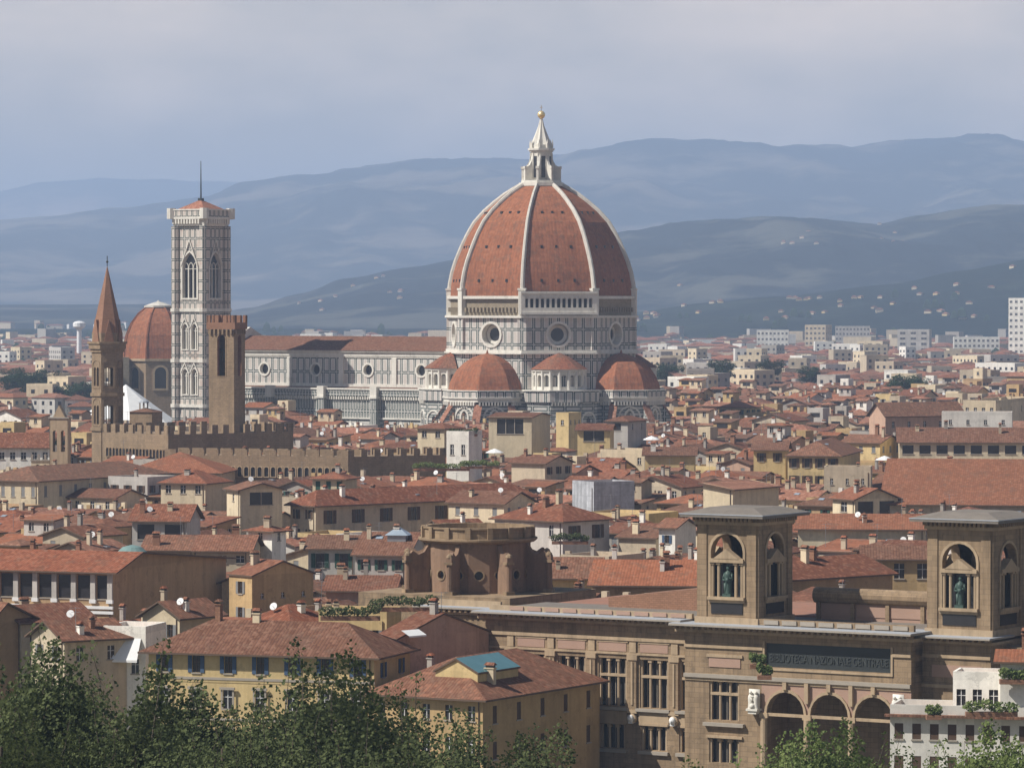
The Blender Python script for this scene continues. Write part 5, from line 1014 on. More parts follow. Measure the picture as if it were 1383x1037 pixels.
keep_local(XD, YD, RA, -120, -26, -30, 26); keep_local(XD, YD, RA, -42, -50, 54, 50); keep_local(XD + dx, YD + dy, RA, -12, -12, 12, 12)
keep_local(LX, LY, LA, -42, -14, 70, 36); keep_local(PX(145, Yb), Yb, 0, -6, -6, 6, 6); keep_local(PX(214, Ym), Ym, 0, -20, -20, 20, 20); keep_local(PX(170, Yp), Yp, 0, -20, -20, 20, 20)
for q in (P, Pn, Pw, tp): pass
for q in (Pn, Pw, tp): KEEP.append([(x + FO[0], y + FO[1]) for x, y in q])
X, Y, L1, L2 = solve_rect(227, 985, R_(48), xl=138, xr=396); KEEP.append(rect(X, Y, R_(48), L1, L2))
KEEP_M = [footprint(s) for s in HOUSES]
# what must stay in view: (x0, x1, y of the lowest visible point, depth) of the landmarks
PROT = [(s['bb'][0], s['bb'][2], s['bb'][3] + 9, s['Y'] - 1, .85) for s in HOUSES] + [(225, 396, 612, 980, 1), (222, 600, 645, 920, 1), (122, 168, 598, 1005, 1), (232, 335, 575, 1300, 1), (330, 560, 578, 1300, 1), (560, 905, 572, 1270, 1), (165, 225, 560, 1400, 1), (550, 750, 800, 530, 1), (64, 98, 620, 955, 1), (40, 95, 636, 955, 1), (165, 230, 572, 1400, 1), (565, 672, 630, 900, 1), (180, 213, 568, 960, 1)]
ang = R_(31); walls_ = ['cream', 'cream', 'ochre', 'yellow', 'white', 'pale grey', 'beige', 'beige', 'grey', 'pink', 'brown']
def filler(cx_, cy_, a, L1, L2, z, r):
    g = ground(cx_, cy_); s = dict(X=0, Y=0, a=a, L1=L1, L2=L2, z=z, base=g - .5, wall=r.choice(walls_), ov=.6, rf=.5, manual=False)
    c, sn = math.cos(-a), math.sin(-a); s['X'] = cx_ - (c * (-L1 / 2) - sn * (L2 / 2)); s['Y'] = cy_ - (sn * (-L1 / 2) + c * (L2 / 2))
    s['roof'] = r.choice(['x', 'x', 'y', 'y', 'hip', 'hip', 'x', 'shed']) if r.random() > .1 else 'flat'; dp = L2 if s['roof'] in ('x', 'shed') else (L1 if s['roof'] == 'y' else min(L1, L2))
    s['rise'] = dp * r.uniform(.14, .2) * (.7 if s['roof'] == 'shed' else 1) if s['roof'] != 'flat' else 0; s['rm'] = r.choice(['roof_tile', 'roof_tile', 'roof_tile_orange', 'roof_tile_brown', 'roof_tile_brown', 'roof_tile_pale'])
    st = r.choice(['brown', 'green', 'plain', 'grey', 'shutb', 'plain', 'shutr']); rows = [(.9, 1.0, 1.5), (4.3, 1.0, 1.8), (7.7, 1.0, 1.8)]
    s['wl'] = (max(1, int(L1 / 3.2)), rows, st) if r.random() < .85 else None; s['wr'] = (max(1, int(L2 / 3.4)), rows, st) if r.random() < .7 else None
    s['ch'] = r.choice([0, 1, 1, 2, 3]); s['an'] = r.choice([0, 0, 1, 1]); s['di'] = r.choice([0, 0, 0, 1]); s['sk'] = r.choice([0, 0, 0, 1, 2])
    s['rooms'] = []
    if r.random() < .36 and L1 > 8 and L2 > 8: s['rooms'] = [(L1 * r.uniform(.1, .4), L2 * r.uniform(.3, .45), r.uniform(3.5, 6), r.uniform(3.2, 5), r.uniform(3.2, 4.6), r.choice(['x', 'hip', 'shed', 'flat']))]; s['rwall'] = 'plaster_' + r.choice(['cream', 'white', 'yellow', 'pale_grey', 'beige'])
    return s
FILL = []
def try_add(s):
    fp_ = footprint(s)
    for K in KEEP:
        if sat(fp_, K): return
    for K in KEEP_M:
        if abs(K[0][1] - s['Y']) < 80 and sat(fp_, K): return
    xs = [sx_of(*p) for p in fp_]; x0, x1 = min(xs), max(xs)
    if x1 < -200 or x0 > 1583: return
    Yn = min(p[1] for p in fp_)
    for (px0, px1, yb, Yp_, fr) in PROT:
        if Yn < Yp_ and x0 < px1 - 2 and x1 > px0 + 2:
            extra = s['rise'] + (s['rooms'][0][4] if s['rooms'] else 0); 
            top = sy_of(s['z'] + extra, Yn + 4)
            if top < yb:
                if s['rooms']: s['rooms'] = []; extra = s['rise']; top = sy_of(s['z'] + extra, Yn + 4)
                if top < yb:
                    nz_ = H - (yb - YH) * (Yn + 4) / F - extra
                    if nz_ < s['base'] + 3.5: return
                    s['z'] = nz_
    for q in s['rooms']: pass
    FILL.append(s)
ca, sa = math.cos(ang), math.sin(ang)
for bu in range(-16, 34):
    for bv in range(4, 52):
        # block origin in lattice coordinates
        r = random.Random(bu * 977 + bv * 131); BU, BV = 50, 36; ux, vy = bu * BU, bv * BV
        gx, gy = ux * ca + vy * sa, -ux * sa + vy * ca
        if gy < 540 or gy > 1900 or abs(gx) > .15 * gy + 60: continue
        nrow = 3; v0 = 0
        for j in range(nrow):
            u0 = 0.
            while u0 < BU - 7:
                wd = r.uniform(7, 14.5); dp = r.uniform(9.4, 11.5); 
                if u0 + wd > BU - 3: wd = BU - 3 - u0
                if wd < 5.5: break
                uu, vv = ux + u0 + wd / 2, vy + j * 11.7 + dp / 2; gx, gy = uu * ca + vv * sa, -uu * sa + vv * ca
                zz = ground(gx, gy) + r.uniform(11.5, 18.8) + (3.5 if r.random() < .1 else 0)
                try_add(filler(gx, gy, ang + r.uniform(-.03, .03), wd - .05, dp, zz, r)); u0 += wd
# --- which of them are seen, and how large
pv_, pf_, own = [], [], []
def occl(s, idx):
    fp_ = footprint(s); n = len(pv_); z = s['z']; r_ = s['rise']
    for x, y in fp_: pv_.append((x, y, s['base']))
    for x, y in fp_: pv_.append((x, y, z))
    cx_, cy_ = sum(p[0] for p in fp_) / 4, sum(p[1] for p in fp_) / 4; pv_.append((cx_, cy_, z + r_))
    for i in range(4): pf_.append((n + i, n + (i + 1) % 4, n + 4 + (i + 1) % 4, n + 4 + i)); own.append(idx); pf_.append((n + 4 + i, n + 4 + (i + 1) % 4, n + 8)); own.append(idx)
ALL = HOUSES + FILL
for i, s in enumerate(ALL): occl(s, i)
for K in KEEP[:2]:
    pass
def occl_box(K, z):
    n = len(pv_); 
    for x, y in K: pv_.append((x, y, -5))
    for x, y in K: pv_.append((x, y, z))
    for i in range(4): pf_.append((n + i, n + (i + 1) % 4, n + 4 + (i + 1) % 4, n + 4 + i)); own.append(-1)
    pf_.append((n + 4, n + 5, n + 6, n + 7)); own.append(-1)
occl_box(KEEP[0], 27); occl_box([(x * .7 + XD * .3, y * .7 + YD * .3) for x, y in KEEP[1]], 38)
keep_local(LX, LY, LA, -30, -1, 37, 30); occl_box(KEEP.pop(), 17)
tree = BVHTree.FromPolygons(pv_, pf_); cnt = {}; bbs = {}
for py in range(430, 1037, 3):
    for px in range(1, 1383, 3):
        d = Vector(((px - CX) / F, 1, -(py - YH) / F)).normalized(); h = tree.ray_cast(Vector((0, 0, H)), d)
        if h[2] is not None:
            k = own[h[2]]
            if k >= 0:
                cnt[k] = cnt.get(k, 0) + 1; q = bbs.setdefault(k, [px, py, px, py]); q[0] = min(q[0], px); q[2] = max(q[2], px); q[1] = min(q[1], py); q[3] = max(q[3], py)
NM = len(HOUSES); order = sorted([k for k in cnt if k >= NM], key=lambda k: -cnt[k]); single = set(order[:300 - NM])
for k in list(single):
    if cnt[k] < 4: single.discard(k)
# labels for the procedural ones: look first, then what stands near
LMK = [(45, 595, 'the white church hall'), (145, 575, 'the hexagonal spire tower'), (300, 600, 'the fortress battlements'), (450, 590, 'the cathedral nave'), (655, 585, 'the left tribune'), (765, 580, 'the middle of the cathedral'), (860, 575, 'the right tribune'),
       (80, 700, 'the long cream house'), (230, 780, 'the blank brown wall'), (560, 665, 'the long beige house'), (815, 670, 'the scaffold sheets'), (648, 760, 'the round tribune'), (985, 730, 'the left library tower'), (1285, 740, 'the right library tower'),
       (1000, 560, 'the cathedral right side'), (1240, 565, 'the pink church front'), (1330, 600, 'the glazed loggias'), (1110, 630, 'the four windowed house'), (1300, 650, 'the huge plain red roof'), (905, 640, 'the long yellow front'), (1150, 520, 'the distant apartment blocks'), (1130, 700, 'the library towers gap'), (60, 850, 'the left edge trees')]
RN = {'roof_tile': 'red', 'roof_tile_orange': 'orange', 'roof_tile_brown': 'brown', 'roof_tile_pale': 'pale red'}; KN = {'x': 'gable', 'y': 'gable', 'hip': 'hipped', 'shed': 'lean-to', 'flat': 'flat'}
groups = {}
for k in single:
    s = ALL[k]; q = bbs[k]; mx_, my_ = (q[0] + q[2]) / 2, (q[1] + q[3]) / 2; lm = min(LMK, key=lambda t: (t[0] - mx_) ** 2 + ((t[1] - my_) * 1.6) ** 2)
    rel = ('above ' if my_ < lm[1] - 18 else 'below ' if my_ > lm[1] + 18 else '') if abs(my_ - lm[1]) > 18 else ('left of ' if mx_ < lm[0] else 'right of ')
    if s['roof'] == 'flat': base = '%s house with flat terrace' % s['wall']
    else: base = '%s house with %s %s roof' % (s['wall'], RN[s['rm']], KN[s['roof']])
    if s['rooms']: base += ' and attic room'
    s['kx'] = mx_; groups.setdefault(base + ' ' + rel + lm[2], []).append(k)
ORD = ['', 'leftmost ', 'second ', 'third ', 'fourth ', 'fifth ', 'sixth ', 'seventh ', 'eighth ', 'ninth ', 'tenth ']
for lab, ks in groups.items():
    ks.sort(key=lambda k: ALL[k]['kx'])
    for i, k in enumerate(ks):
        if len(ks) == 1: ALL[k]['label'] = lab
        elif i == 0: ALL[k]['label'] = 'leftmost ' + lab
        elif i == len(ks) - 1: ALL[k]['label'] = 'rightmost ' + lab
        else: ALL[k]['label'] = ORD[i + 1] + 'from left ' + lab
        ALL[k]['group'] = 'houses of the old town'
mats_bake = ['plaster_cream', 'plaster_white', 'plaster_ochre', 'plaster_beige', 'eave_wood', 'window_dark', 'roof_tile', 'roof_tile_orange', 'roof_tile_brown', 'roof_tile_pale', 'plaster_grey', 'plaster_pale_grey', 'plaster_yellow', 'leaf_dark']
bk = MB(mats_bake); wmap = {'cream': 0, 'white': 1, 'ochre': 2, 'beige': 3, 'grey': 10, 'pale grey': 11, 'yellow': 12, 'pink': 3, 'brown': 2}
rr = random.Random(5); HROOT = {}
for i, s in enumerate(ALL):
    if i < NM or i in single:
        if i < NM: s.setdefault('group', None)
        HROOT[i] = make_house(s, rr)
    else: bake(bk, s, wmap[s['wall']], mats_bake.index(s['rm']), i in cnt)
# --- suburbs out on the plain: apartment blocks and villas up to the foot of the hills
r = random.Random(77); nsub = 0
def hill_h(X, Y): 
    v = 0
    for D, near, f in HILLS:
        if Y > D * near: v = max(v, f(X, Y))
    return v
for i in range(9500):
    u = r.random(); Y = 1750 * (1 / (1 - u * (1 - 1750 / 7600.))); X = r.uniform(-.145, .145) * Y
    hh = hill_h(X, Y)
    if hh > 6: continue
    red = hh > 6 or r.random() < .88 - .2 * (Y > 4200); sc_ = 1 if hh < 6 else .8; a = r.uniform(-.3, 1.2)
    L1, L2 = r.choice([r.uniform(9, 16), r.uniform(9, 16), r.uniform(14, 34)]) * sc_, r.uniform(8, 13) * sc_; z = hh + (r.uniform(7, 15) if red else r.choice([r.uniform(8, 14), r.uniform(8, 14), r.uniform(12, 23)])) * (1 if hh < 6 else .6)
    s = dict(X=X, Y=Y, a=a, L1=L1, L2=L2, z=z, base=hh - 8, roof='hip' if red else 'flat', rise=min(L1, L2) * .17, rf=.5, ov=.4, wl=(int(L1 / 4), [(1.5 + 3.4 * q, 1.6, 1.6) for q in range(5)], 'p'), wr=(int(L2 / 4), [(1.5 + 3.4 * q, 1.6, 1.6) for q in range(5)], 'p'))
    bake(bk, s, r.choice([0, 0, 1, 3, 11, 10, 3]), r.choice([6, 6, 8, 8, 9, 7]), Y < 3600)
for cxv, cyv, n, D0 in ((640 + 820 // 1, 0, 0, 0),): pass
for (px, py, n, sp, Yv) in ((1088, 345, 9, 14, 8000), (1200, 328, 8, 16, 8200), (1090, 395, 14, 14, 5500), (880, 405, 10, 14, 5600), (930, 375, 5, 10, 6800), (1290, 400, 12, 20, 5300), (1180, 400, 8, 25, 5400), (500, 372, 6, 20, 7800), (430, 405, 6, 20, 7400), (560, 385, 6, 20, 7200), (1050, 372, 6, 40, 6200), (1310, 380, 8, 40, 5600), (940, 400, 8, 35, 5700), (1130, 408, 8, 50, 5500)):
    for i in range(n * 2 // 3):
        Y = Yv * r.uniform(.93, 1.05); X = PX(px + r.gauss(0, sp), Y); hh = hill_h(X, Y)
        s = dict(X=X, Y=Y, a=r.uniform(0, 1), L1=r.uniform(5, 9), L2=6, z=hh + 2.5, base=hh - 6, roof='hip', rise=1.6, rf=.5, ov=.4); bake(bk, s, r.choice([0, 3, 12]), r.choice([6, 8, 9]), False)
tag(bk.obj('distant_houses'), 'small distant houses and roofs spreading over the plain behind the old town', 'houses', kind='stuff')
# distinct blocks one can point to on the plain
def block(label, xl, xc, y, z, Y, a=8, L2=14, wallm='white', roof='flat', cols=8, rows=6, **kw):
    if z > 24: k_ = 1.4 if xc < 1380 else 1.15; z = H - (H - z) * k_ - (4 if xc < 1380 else 0); Y = Y * k_; rows += 2
    a = R_(a); X, Y, L1, L2 = solve_rect(xc, Y, a, xl=xl, L2=L2)
    s = dict(label=label, name='apartment_block', cat='apartment block', X=X, Y=Y, a=a, L1=L1, L2=L2, z=z, base=0, wall=wallm, roof=roof, rise=2, rf=.5, rm='roof_tile', ov=.5, wl=(cols, [(1.2 + (z - 2) / rows * q, L1 / cols * .5, 1.7) for q in range(rows)], 'plain'), wr=(3, [(1.2 + (z - 2) / rows * q, 2, 1.7) for q in range(rows)], 'plain'), ch=0, deck='lead_sheet'); s.update(kw); return make_house(s, rr)
def zat(y, Y): return PZ(y, Y)
block('tall white apartment tower with balconies at the right edge of the plain', 1362, 1390, 0, zat(404, 2900), 2900, 30, 16, 'white', cols=4, rows=9)
block('long white block with a bright metal roof on the plain right of the cathedral', 1022, 1065, 0, zat(441, 2700), 2700, 5, 16, 'white', cols=8, rows=3)
block('pink beige apartment block beside the bright metal roofed one', 1087, 1115, 0, zat(434, 2650), 2650, 20, 20, 'beige', cols=5, rows=5)
block('long grey apartment block with many windows right of the pink beige block', 1128, 1175, 0, zat(436, 2900), 2900, 5, 16, 'pale grey', cols=10, rows=4)
block('grey block with a dark square window field in the middle of the right plain', 1212, 1255, 0, zat(440, 2550), 2550, 12, 18, 'pale grey', cols=3, rows=4)
block('wide white apartment row left of the right edge tower', 1288, 1350, 0, zat(450, 2500), 2500, 4, 16, 'white', cols=10, rows=3)
block('small white cube building among roofs in the right plain', 1158, 1192, 0, zat(455, 2300), 2300, 30, 12, 'cream', cols=3, rows=2)
block('pale cube building above the dark park trees at far left', 34, 55, 0, zat(470, 2400), 2400, 20, 14, 'cream', cols=3, rows=2)
block('tall narrow building right of the park trees at far left', 68, 80, 0, zat(484, 2000), 2000, 40, 8, 'cream', cols=2, rows=4)
block('dark brown apartment block with balconies left of the spire tower', 80, 116, 0, zat(478, 2050), 2050, 10, 14, 'brown', cols=7, rows=5)
block('long low pale factory hall far left on the plain', 8, 66, 0, zat(459, 3200), 3200, 3, 20, 'white', cols=9, rows=1)
Yw = 3300; wt = empty('water_tower', (PX(107, Yw), Yw, 0), 0, 'white water tower with a round tank far left on the plain', 'water tower')
b = MB('white_paint'); b.lathe([(2.2, 0), (1.8, zat(448, Yw)), (1.8, zat(445, Yw))], 12); b.obj('shaft', wt); b = MB('white_paint'); z0 = zat(445, Yw); b.lathe([(1.8, z0), (4.8, z0 + 2.2), (4.8, z0 + 5), (3.5, z0 + 6), (.5, z0 + 6.6)], 14); b.obj('tank', wt)

for x, y, Yq, lb in ((1195, 622, 905, 'white parasol on a roof right of the four windowed yellow house'), (880, 594, 985, 'white parasol on a roof just right of the cathedral tribune'), (668, 612, 930, 'white parasol near the roof garden bushes')):
    q = empty('parasol', (PX(x, Yq), Yq, PZ(y + 8, Yq)), 0, lb, 'parasol', 'white parasols on roof terraces'); b = MB('metal_grey'); b.bar((0, 0, -2), (0, 0, 2.2), .05); b.obj('pole', q); b = MB('white_paint'); b.lathe([(2.0, 1.4), (1.9, 1.5), (.9, 2.0), (.05, 2.3)], 8); b.obj('canopy', q)
# --- special features of single houses
def hroot(text):
    for i, s in enumerate(HOUSES):
        if text in s['label']: return HROOT[i], s
ro, s = hroot('bright white awning')
b = MB('white_paint'); b.add([(-s['L1'] + .4, -.05, s['z'] - .6), (-.6, -.05, s['z'] - .6), (-.6, -1.6, s['z'] - 3.2), (-s['L1'] + .4, -1.6, s['z'] - 3.2), (-.6, -1.6, s['z'] - 3.5), (-s['L1'] + .4, -1.6, s['z'] - 3.5)], [(0, 3, 2, 1), (3, 5, 4, 2)]); b.obj('awning', ro)
ro, s = hroot('tall pinkish wall')
b = MB('white_paint'); b.add([(.3, .4, s['z'] + .9), (.3, 3.4, s['z'] + .9), (1.6, 3.4, s['z'] + .3), (1.6, .4, s['z'] + .3), (1.6, 3.4, s['z'] + .1), (1.6, .4, s['z'] + .1)], [(0, 1, 2, 3), (3, 2, 4, 5)]); b.obj('awning', ro)
ro, s = hroot('dark pillared loggia')
b = MB(['plaster_pale_grey', 'white_paint']); n = 7
for i in range(n + 1):
    c = -s['L1'] + s['L1'] * i / n; c = min(max(c, -s['L1'] + .4), -.4); b.box(c - .38, c + .38, -.3, 0, s['z'] - 4.3, s['z'] - .2, 0); b.box(c - .5, c + .5, -.4, 0, s['z'] - 4.6, s['z'] - 4.1, 1)
b.box(-s['L1'], .1, -.35, 0, s['z'] - 5.4, s['z'] - 5.0, 1); b.box(-s['L1'], .1, -.25, 0, s['z'] - 6.1, s['z'] - 5.7, 1); b.obj('pilasters', ro)
ro, s = hroot('glass roof lantern')
b = MB(['glass_sky', 'metal_grey'], Matrix.Translation((-2.6, 5.0, s['z'] + 1.6))); b.box(-1.5, 1.5, -1.3, 1.3, -.5, 1.2, 1); b.add([(-1.9, -1.6, 1.2), (1.9, -1.6, 1.2), (1.9, 1.6, 1.2), (-1.9, 1.6, 1.2), (0, 0, 2.6)], [(0, 1, 4), (1, 2, 4), (2, 3, 4), (3, 0, 4)], 0); b.obj('roof_lantern', ro)
ro, s = hroot('white house with brown shutters')
b = MB(['roof_tile', 'plaster_white']); b.box(-s['L1'] - .5, .5, -.9, .0, s['z'] - .35, s['z'] - .1, 0); b.obj('eave', ro)
ro, s = hroot('yellow villa')
ys = MB(['stone_trim']); ys.box(-s['L1'] - .08, .08, -.1, 0, s['z'] - 3.3, s['z'] - 3.0); ys.box(-s['L1'] - .08, .08, -.1, 0, s['z'] - 8, s['z'] - 7.75); ys.obj('string_course', ro)
for row in (6.6, 11.2):
    for i in range(7):
        c = -s['L1'] + s['L1'] * (i + .5) / 7; child('window', window_mesh(1.2, 2.2, 'framed'), ro, (c - .6, -.26, s['z'] - row)) 
# wall niche boxes for those windows stand proud on their frames
# bell gable beside the church hall
Yg = 960.; bg_ = empty('bell_gable', (PX(81, Yg), Yg, 0), R_(-10), 'narrow sandstone bell gable with two tall open arches, left of the fortress', 'bell tower')
b = MB(['sandstone_pale', 'stone_trim']); zt_ = PZ(565, Yg)
for p, q in (((-2.2, -1.1), (2.2, -1.1)), ((2.2, 1.1), (-2.2, 1.1))): wall(b, p, q, 0, zt_, [opening(.75, 1.75, zt_ - 7.5, zt_ - 3.2, 'round'), opening(2.65, 3.65, zt_ - 7.5, zt_ - 3.2, 'round')], .9, 0)
b.box(-2.2, -2.0, -1.1, 1.1, 0, zt_); b.box(2.0, 2.2, -1.1, 1.1, 0, zt_); b.box(-2.4, 2.4, -1.3, 1.3, zt_, zt_ + .3, 1); b.add([(-1.4, -1, zt_ + .3), (1.4, -1, zt_ + .3), (0, -1, zt_ + 3), (-1.4, 1, zt_ + .3), (1.4, 1, zt_ + .3), (0, 1, zt_ + 3)], [(0, 1, 2), (3, 5, 4), (0, 2, 5, 3), (1, 4, 5, 2)], 0); b.obj('arched_wall', bg_)
for x in (-.95, .95): b = MB('bronze_green'); b.lathe([(.42, zt_ - 6), (.34, zt_ - 5.5), (.25, zt_ - 5), (.05, zt_ - 4.8)], 10, (x, 0)); b.bar((x - .5, 0, zt_ - 4.7), (x + .5, 0, zt_ - 4.7), .06); b.obj('bell', bg_)
Yg = 965.; ar = empty('arcade', (PX(67, Yg), Yg, 0), R_(-3), 'white arcade with four small arches and a balustrade below the bell gable', 'arcade')
b = MB(['plaster_cream', 'window_dark', 'stone_trim']); z1_ = PZ(622, Yg); ops = [opening(.9 + 1.75 * i, 2.1 + 1.75 * i, z1_ - 2.8, z1_ - 1.4, 'round') for i in range(4)]; wall(b, (-3.9, -2.5), (3.9, -2.5), 0, z1_, ops, .6, 0); b.box(-3.9, 3.9, -1.8, -1.5, 0, z1_ - .1, 1); b.box(-4.1, 4.1, -2.7, -2.4, z1_, z1_ + .25, 2)
b.quad((-3.9, 2.5, z1_), (3.9, 2.5, z1_), (3.9, -2.5, z1_), (-3.9, -2.5, z1_), 0)
for i in range(6): b.box(-3.9 + i * 1.5, -3.4 + i * 1.5, -2.7, -2.3, z1_ + .25, z1_ + 1.5, 2)
b.obj('arched_front', ar)
# square stone tower with a little lantern between spire tower and fortress
Yg = 1040.; lt = empty('lantern_tower', (PX(197, Yg), Yg, 0), R_(-20), 'low square stone tower topped by a small open lantern, before the white pyramid roof', 'tower')
b = MB(['bargello_stone', 'roof_tile_brown', 'stone_trim', 'white_paint']); z1_ = PZ(556, Yg); b.box(-3, 3, -3, 3, 0, z1_, 0); b.obj('wall', lt); b = MB('roof_tile_brown'); b.add([(-3.3, -3.3, z1_), (3.3, -3.3, z1_), (3.3, 3.3, z1_), (-3.3, 3.3, z1_), (0, 0, z1_ + 1)], [(0, 1, 4), (1, 2, 4), (2, 3, 4), (3, 0, 4)]); b.obj('roof', lt)
b = MB(['stone_trim', 'lead_sheet'])
for k in range(6): a = k * math.pi / 3; b.bar((1.1 * math.cos(a) - .6, 1.1 * math.sin(a), z1_), (1.1 * math.cos(a) - .6, 1.1 * math.sin(a), z1_ + 2.2), .14, 5, 0)
b.lathe([(1.4, z1_ + 2.2), (1.3, z1_ + 2.5), (.8, z1_ + 2.9), (.1, z1_ + 3.1)], 10, (-.6, 0), 1); b.obj('lantern', lt)
# grey green little dome among the roofs at left
Yg = 640.; sd_ = empty('low_dome', (PX(178, Yg), Yg, 0), 0, 'low grey green metal dome right above the blank brown wall', 'dome')
b = MB('plaster_beige'); z0_ = PZ(752, Yg); b.lathe([(2.4, 0), (2.4, z0_)], 16); b.obj('drum', sd_); b = MB('copper_green'); b.lathe([(2.5, z0_), (2.2, z0_ + .8), (1.4, z0_ + 1.5), (.2, z0_ + 1.8)], 16); b.obj('dome', sd_)
# ------------------------------------------------------------------ trees
def leaf_cloud(b, blobs, n, size, r, m=0):
    """many small folded leaves spread through the given ellipsoids"""
    V = []; 
    tot = sum(q[3] * q[3] * q[4] for q in blobs)
    for (x, y, z, rx, rz) in blobs:
        k = int(n * rx * rx * rz / tot) + 3
        for _ in range(k):
            while True:
                a, c, d = r.uniform(-1, 1), r.uniform(-1, 1), r.uniform(-1, 1); q = a * a + c * c + d * d
                if q < 1 and (q > .2 or r.random() < .35): break
            p = Vector((x + a * rx, y + c * rx, z + d * rz)); u = Vector((r.gauss(0, 1), r.gauss(0, 1), r.gauss(0, 1))).normalized(); v = u.orthogonal().normalized()
            s = size * r.uniform(.6, 1.35); w_ = s * .45; e = u.cross(v)
            b.add([p - u * s * .5, p + v * w_ + e * s * .1, p + u * s * .5, p - v * w_ + e * s * .1], [(0, 1, 2, 3)], m)
def tree_meshes(var, kind):
    r = random.Random(var * 31 + 7); tr = MB('bark'); cr = MB('leaf_dark' if kind != 'light' else 'leaf_light'); Ht = 13.
    if kind == 'pine': cr = MB('leaf_pine')
    tr.bar((0, 0, -1), (.2, .1, Ht * .4), .35, 8, 0, .24); tr.bar((.2, .1, Ht * .4), (0, 0, Ht * .85), .24, 7, 0, .07); blobs = []
    nb = 24
    for i in range(nb):
        a = r.uniform(0, 6.28); zz = Ht * r.uniform(.18, .72); ln = r.uniform(1.2, 3.9) * (1.12 - zz / Ht * .7); p = Vector((.1, .05, zz)); q = p + Vector((math.cos(a) * ln, math.sin(a) * ln, ln * r.uniform(.5, 1.0)))
        tr.bar(p, q, .1, 5, 0, .04); m_ = q + Vector((r.gauss(0, .3), r.gauss(0, .3), r.uniform(1.0, 2.2))); tr.bar(q, m_, .04, 4, 0, .012)
        rx = r.uniform(.9, 1.7); blobs.append((q.x, q.y, q.z, rx, rx * .85)); 
        if kind != 'pine':
            blobs.append((m_.x, m_.y, m_.z - .4, rx * .55, rx * .8)); t2 = m_ + Vector((r.gauss(0, .2), r.gauss(0, .2), r.uniform(.5, 1.2)))
            tr.bar(m_, t2, .015, 4, 0, .008); blobs.append((t2.x, t2.y, t2.z - .2, .3, .5))
    for i in range(7): blobs.append((r.gauss(0, 1.5), r.gauss(0, 1.5), Ht * r.uniform(.3, .75), 1.5, 1.3))
    leaf_cloud(cr, blobs, 42000 if kind != 'pine' else 5000, .135 if kind != 'pine' else .35, r); return tr.mesh('trunk'), cr.mesh('crown')
TM = {k: [tree_meshes(v, k) for v in (range(4) if k == 'dark' else range(2))] for k in ('dark', 'light', 'pine')}
def place_tree(x, ytop, Y, kind, var, label, group, sc=None, name='tree', wide=1.):
    X = PX(x, Y); zt = PZ(ytop, Y); g_ = ground(X, Y); s = (zt - g_) / 13.2 if sc is None else sc
    t = empty(name, (X, Y, zt - 13.2 * s if sc is not None else g_), var * 1.3, label, 'tree', group); t.scale = (s * wide, s * wide, s)
    tr, cr = TM[kind][var % len(TM[kind])]; child('trunk', tr, t); child('crown', cr, t); return t
G1 = 'dark green trees along the bottom left'; G2 = 'bright green trees at the bottom right'
# crown tops stand at these heights; the ground under them lies on the slope below the viewpoint
TS = [(18, 862, 262, 'tree at the left bottom edge, its crown cut by the frame'), (62, 850, 300, 'tall dark tree second from the left edge, before the tan house'), (128, 905, 270, 'dark tree below the white awning'), (178, 925, 290, 'lower dark tree between the awning and the yellow villa'),
      (236, 892, 280, 'leafy tree covering the left part of the yellow villa'), (300, 935, 255, 'low tree before the middle of the yellow villa'), (362, 905, 275, 'loose tree before the right windows of the yellow villa'), (455, 872, 285, 'tallest tree of the row, right of the yellow villa front'),
      (503, 880, 300, 'tree touching the pinkish wall from below'), (560, 945, 270, 'tree before the left part of the hipped ochre building'), (618, 930, 295, 'thin topped tree before the corner of the hipped ochre building'), (690, 985, 262, 'low tree below the ochre building wall with five windows'),
      (745, 1000, 280, 'small low tree left of the library base'), (90, 960, 235, 'dark tree in the lowest row at far left'), (205, 975, 240, 'dark tree in the lowest row below the awning'), (410, 965, 238, 'dark tree in the lowest row below the villa'), (530, 985, 240, 'dark tree in the lowest row at the bottom middle'), (0, 930, 232, 'dark tree in the lowest corner at far left'), (330, 1000, 232, 'dark tree in the lowest row before the villa')]
for i, (x, yt, Y, lb) in enumerate(TS): place_tree(x, yt - (12 if x < 330 or x > 640 else -2), Y, 'dark', i, lb, G1, wide=.95)
TS2 = [(1048, 978, 300, 'bright tree before the left entrance arch'), (1082, 1000, 285, 'low bright tree between the first and second entrance arch'), (1165, 985, 300, 'bright tree before the right entrance arch'), (1225, 990, 290, 'bright tree before the white corner house'), (1345, 975, 300, 'bright tree before the right end of the white corner house'), (1300, 1005, 275, 'low bright tree at the bottom right'), (1385, 990, 285, 'bright tree cut by the right edge'), (1130, 1020, 270, 'very low bright tree at the bottom below the arches'), (985, 1030, 270, 'little bright tree top below the library windows')]
for i, (x, yt, Y, lb) in enumerate(TS2): place_tree(x, yt - 14, Y, 'light', i, lb, G2, wide=.9)
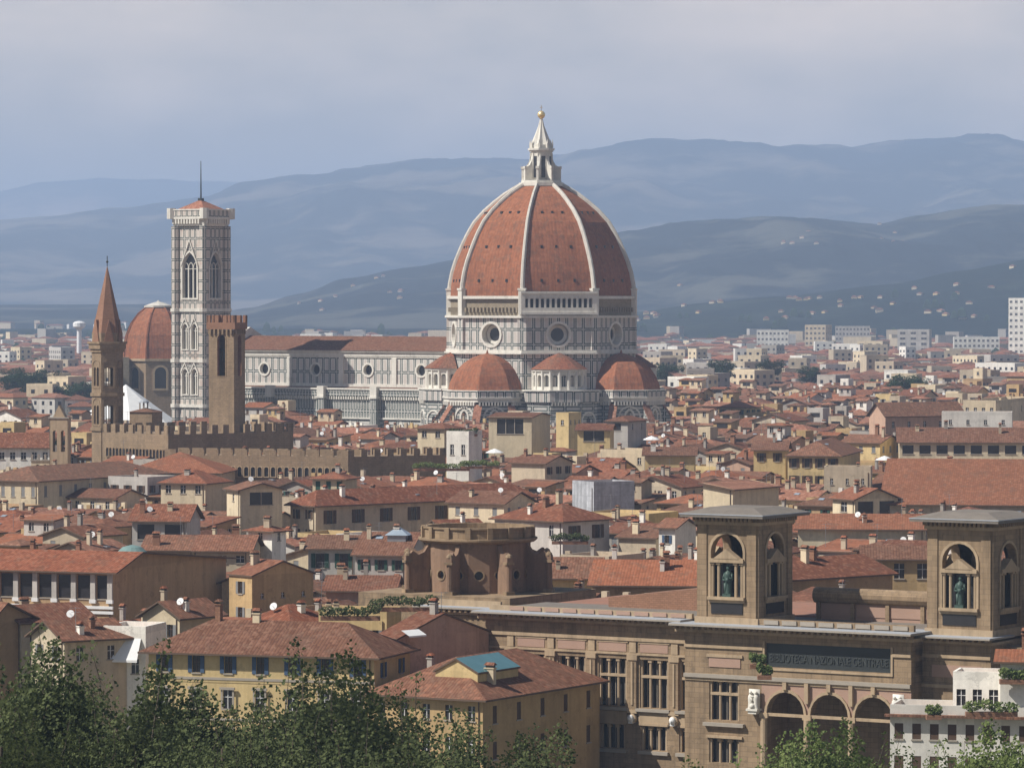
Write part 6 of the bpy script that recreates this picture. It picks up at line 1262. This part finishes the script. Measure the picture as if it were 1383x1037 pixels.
# trees out in the town
r = random.Random(9); G3 = 'trees standing among the distant roofs'
for i, (x, yt, Y, sc, lb) in enumerate(((1222, 499, 1700, 1.5, 'round dark tree among pale houses right of centre'), (1242, 503, 1720, 1.3, 'second round dark tree right beside the bigger one'), (973, 480, 2000, 1.3, 'left dark tree behind the roofs right of the dome'), (1040, 478, 2050, 1.3, 'tree beside the long red roof right of the dome'), (1095, 490, 2000, 1.1, 'small tree below the bright metal roof block'), (900, 484, 1950, 1.2, 'tree close to the right side of the cathedral'),
        (20, 490, 1900, 1.5, 'park tree standing at the left edge'), (42, 494, 1850, 1.6, 'dark park tree second from the left edge'), (60, 492, 1870, 1.5, 'dark park tree in the middle of the park'), (100, 512, 1800, 1.2, 'park tree left of the spire tower'), (116, 510, 1790, 1.2, 'park tree touching the spire tower'), (85, 515, 1780, 1.1, 'low park tree between two dark ones'))):
    place_tree(x, yt, Y, 'pine', i, lb, G3, sc=sc * .8, name='broad_tree', wide=1.7)
wd = MB('leaf_pine')
for i in range(420):
    u = r.random(); Y = 1900 / (1 - u * (1 - 1900 / 5600.)); X = r.uniform(-.125, .125) * Y; hh = hill_h(X, Y); n = r.randrange(1, 4)
    for k in range(n): wd.T = Matrix.Translation((X + k * 9, Y + r.uniform(-5, 5), hh)) @ Matrix.Scale(r.uniform(.7, 1.5), 4); wd.add([(-4, -3, 2), (4, -3, 3), (4, 3, 2), (-4, 3, 2), (-2.5, -2, 8), (2.6, -2, 9), (2, 2, 9.5), (-2, 2, 8.4), (0, 0, 11)], [(0, 1, 5, 4), (1, 2, 6, 5), (2, 3, 7, 6), (3, 0, 4, 7), (4, 5, 8), (5, 6, 8), (6, 7, 8), (7, 4, 8)])
wd.T = None; tag(wd.obj('woodland'), 'dark patches of far trees between the suburbs on the plain', 'woodland', kind='stuff')
# planted terraces
def planter(x, y, Y, w_, label, n=5, mt='leaf_light'):
    z = PZ(y, Y); p = empty('terrace_plants', (PX(x, Y), Y, z), 0, label, 'plants', 'plants on roof terraces'); b = MB(['brick_red', 'plaster_beige']); b.box(-w_ / 2, w_ / 2, -.5, .5, 0, .5, 0); b.obj('planter_box', p)
    b = MB(mt); rq = random.Random(int(x)); leaf_cloud(b, [(-w_ / 2 + w_ * (i + .5) / n, 0, .9 + rq.uniform(0, .5), w_ / n * .7, .6) for i in range(n)], 150 * n, .3, rq); b.obj('foliage', p)
planter(473, 838, 500, 7, 'potted shrubs on the yellow roof terrace', mt='leaf_dark'); planter(545, 826, 515, 8, 'row of potted plants on the terrace beside the library', mt='leaf_dark')
planter(596, 636, 895, 12, 'lush green roof garden below the white cubic tower house', 8); planter(648, 633, 890, 8, 'bright green bushes right of the roof garden', 6); planter(626, 589, 914, 6, 'plants on top of the white cubic tower house', mt='leaf_dark')
planter(770, 735, 700, 6, 'shrubs on the balcony right of the tribune', mt='leaf_dark'); planter(1340, 968, 452, 5.5, 'green bushes on the terrace edge of the white corner house', 4); planter(1262, 972, 452, 1.6, 'small shrub on the left eave of the white corner house', 2); planter(1370, 924, 455, 3, 'potted plant on the top terrace at the right edge', 3)
planter(1024, 903, 482, 1.8, 'little fig bush growing above the left marble group', 3); planter(1033, 918, 481, 1.6, 'small shrub beside the left marble group', 3)
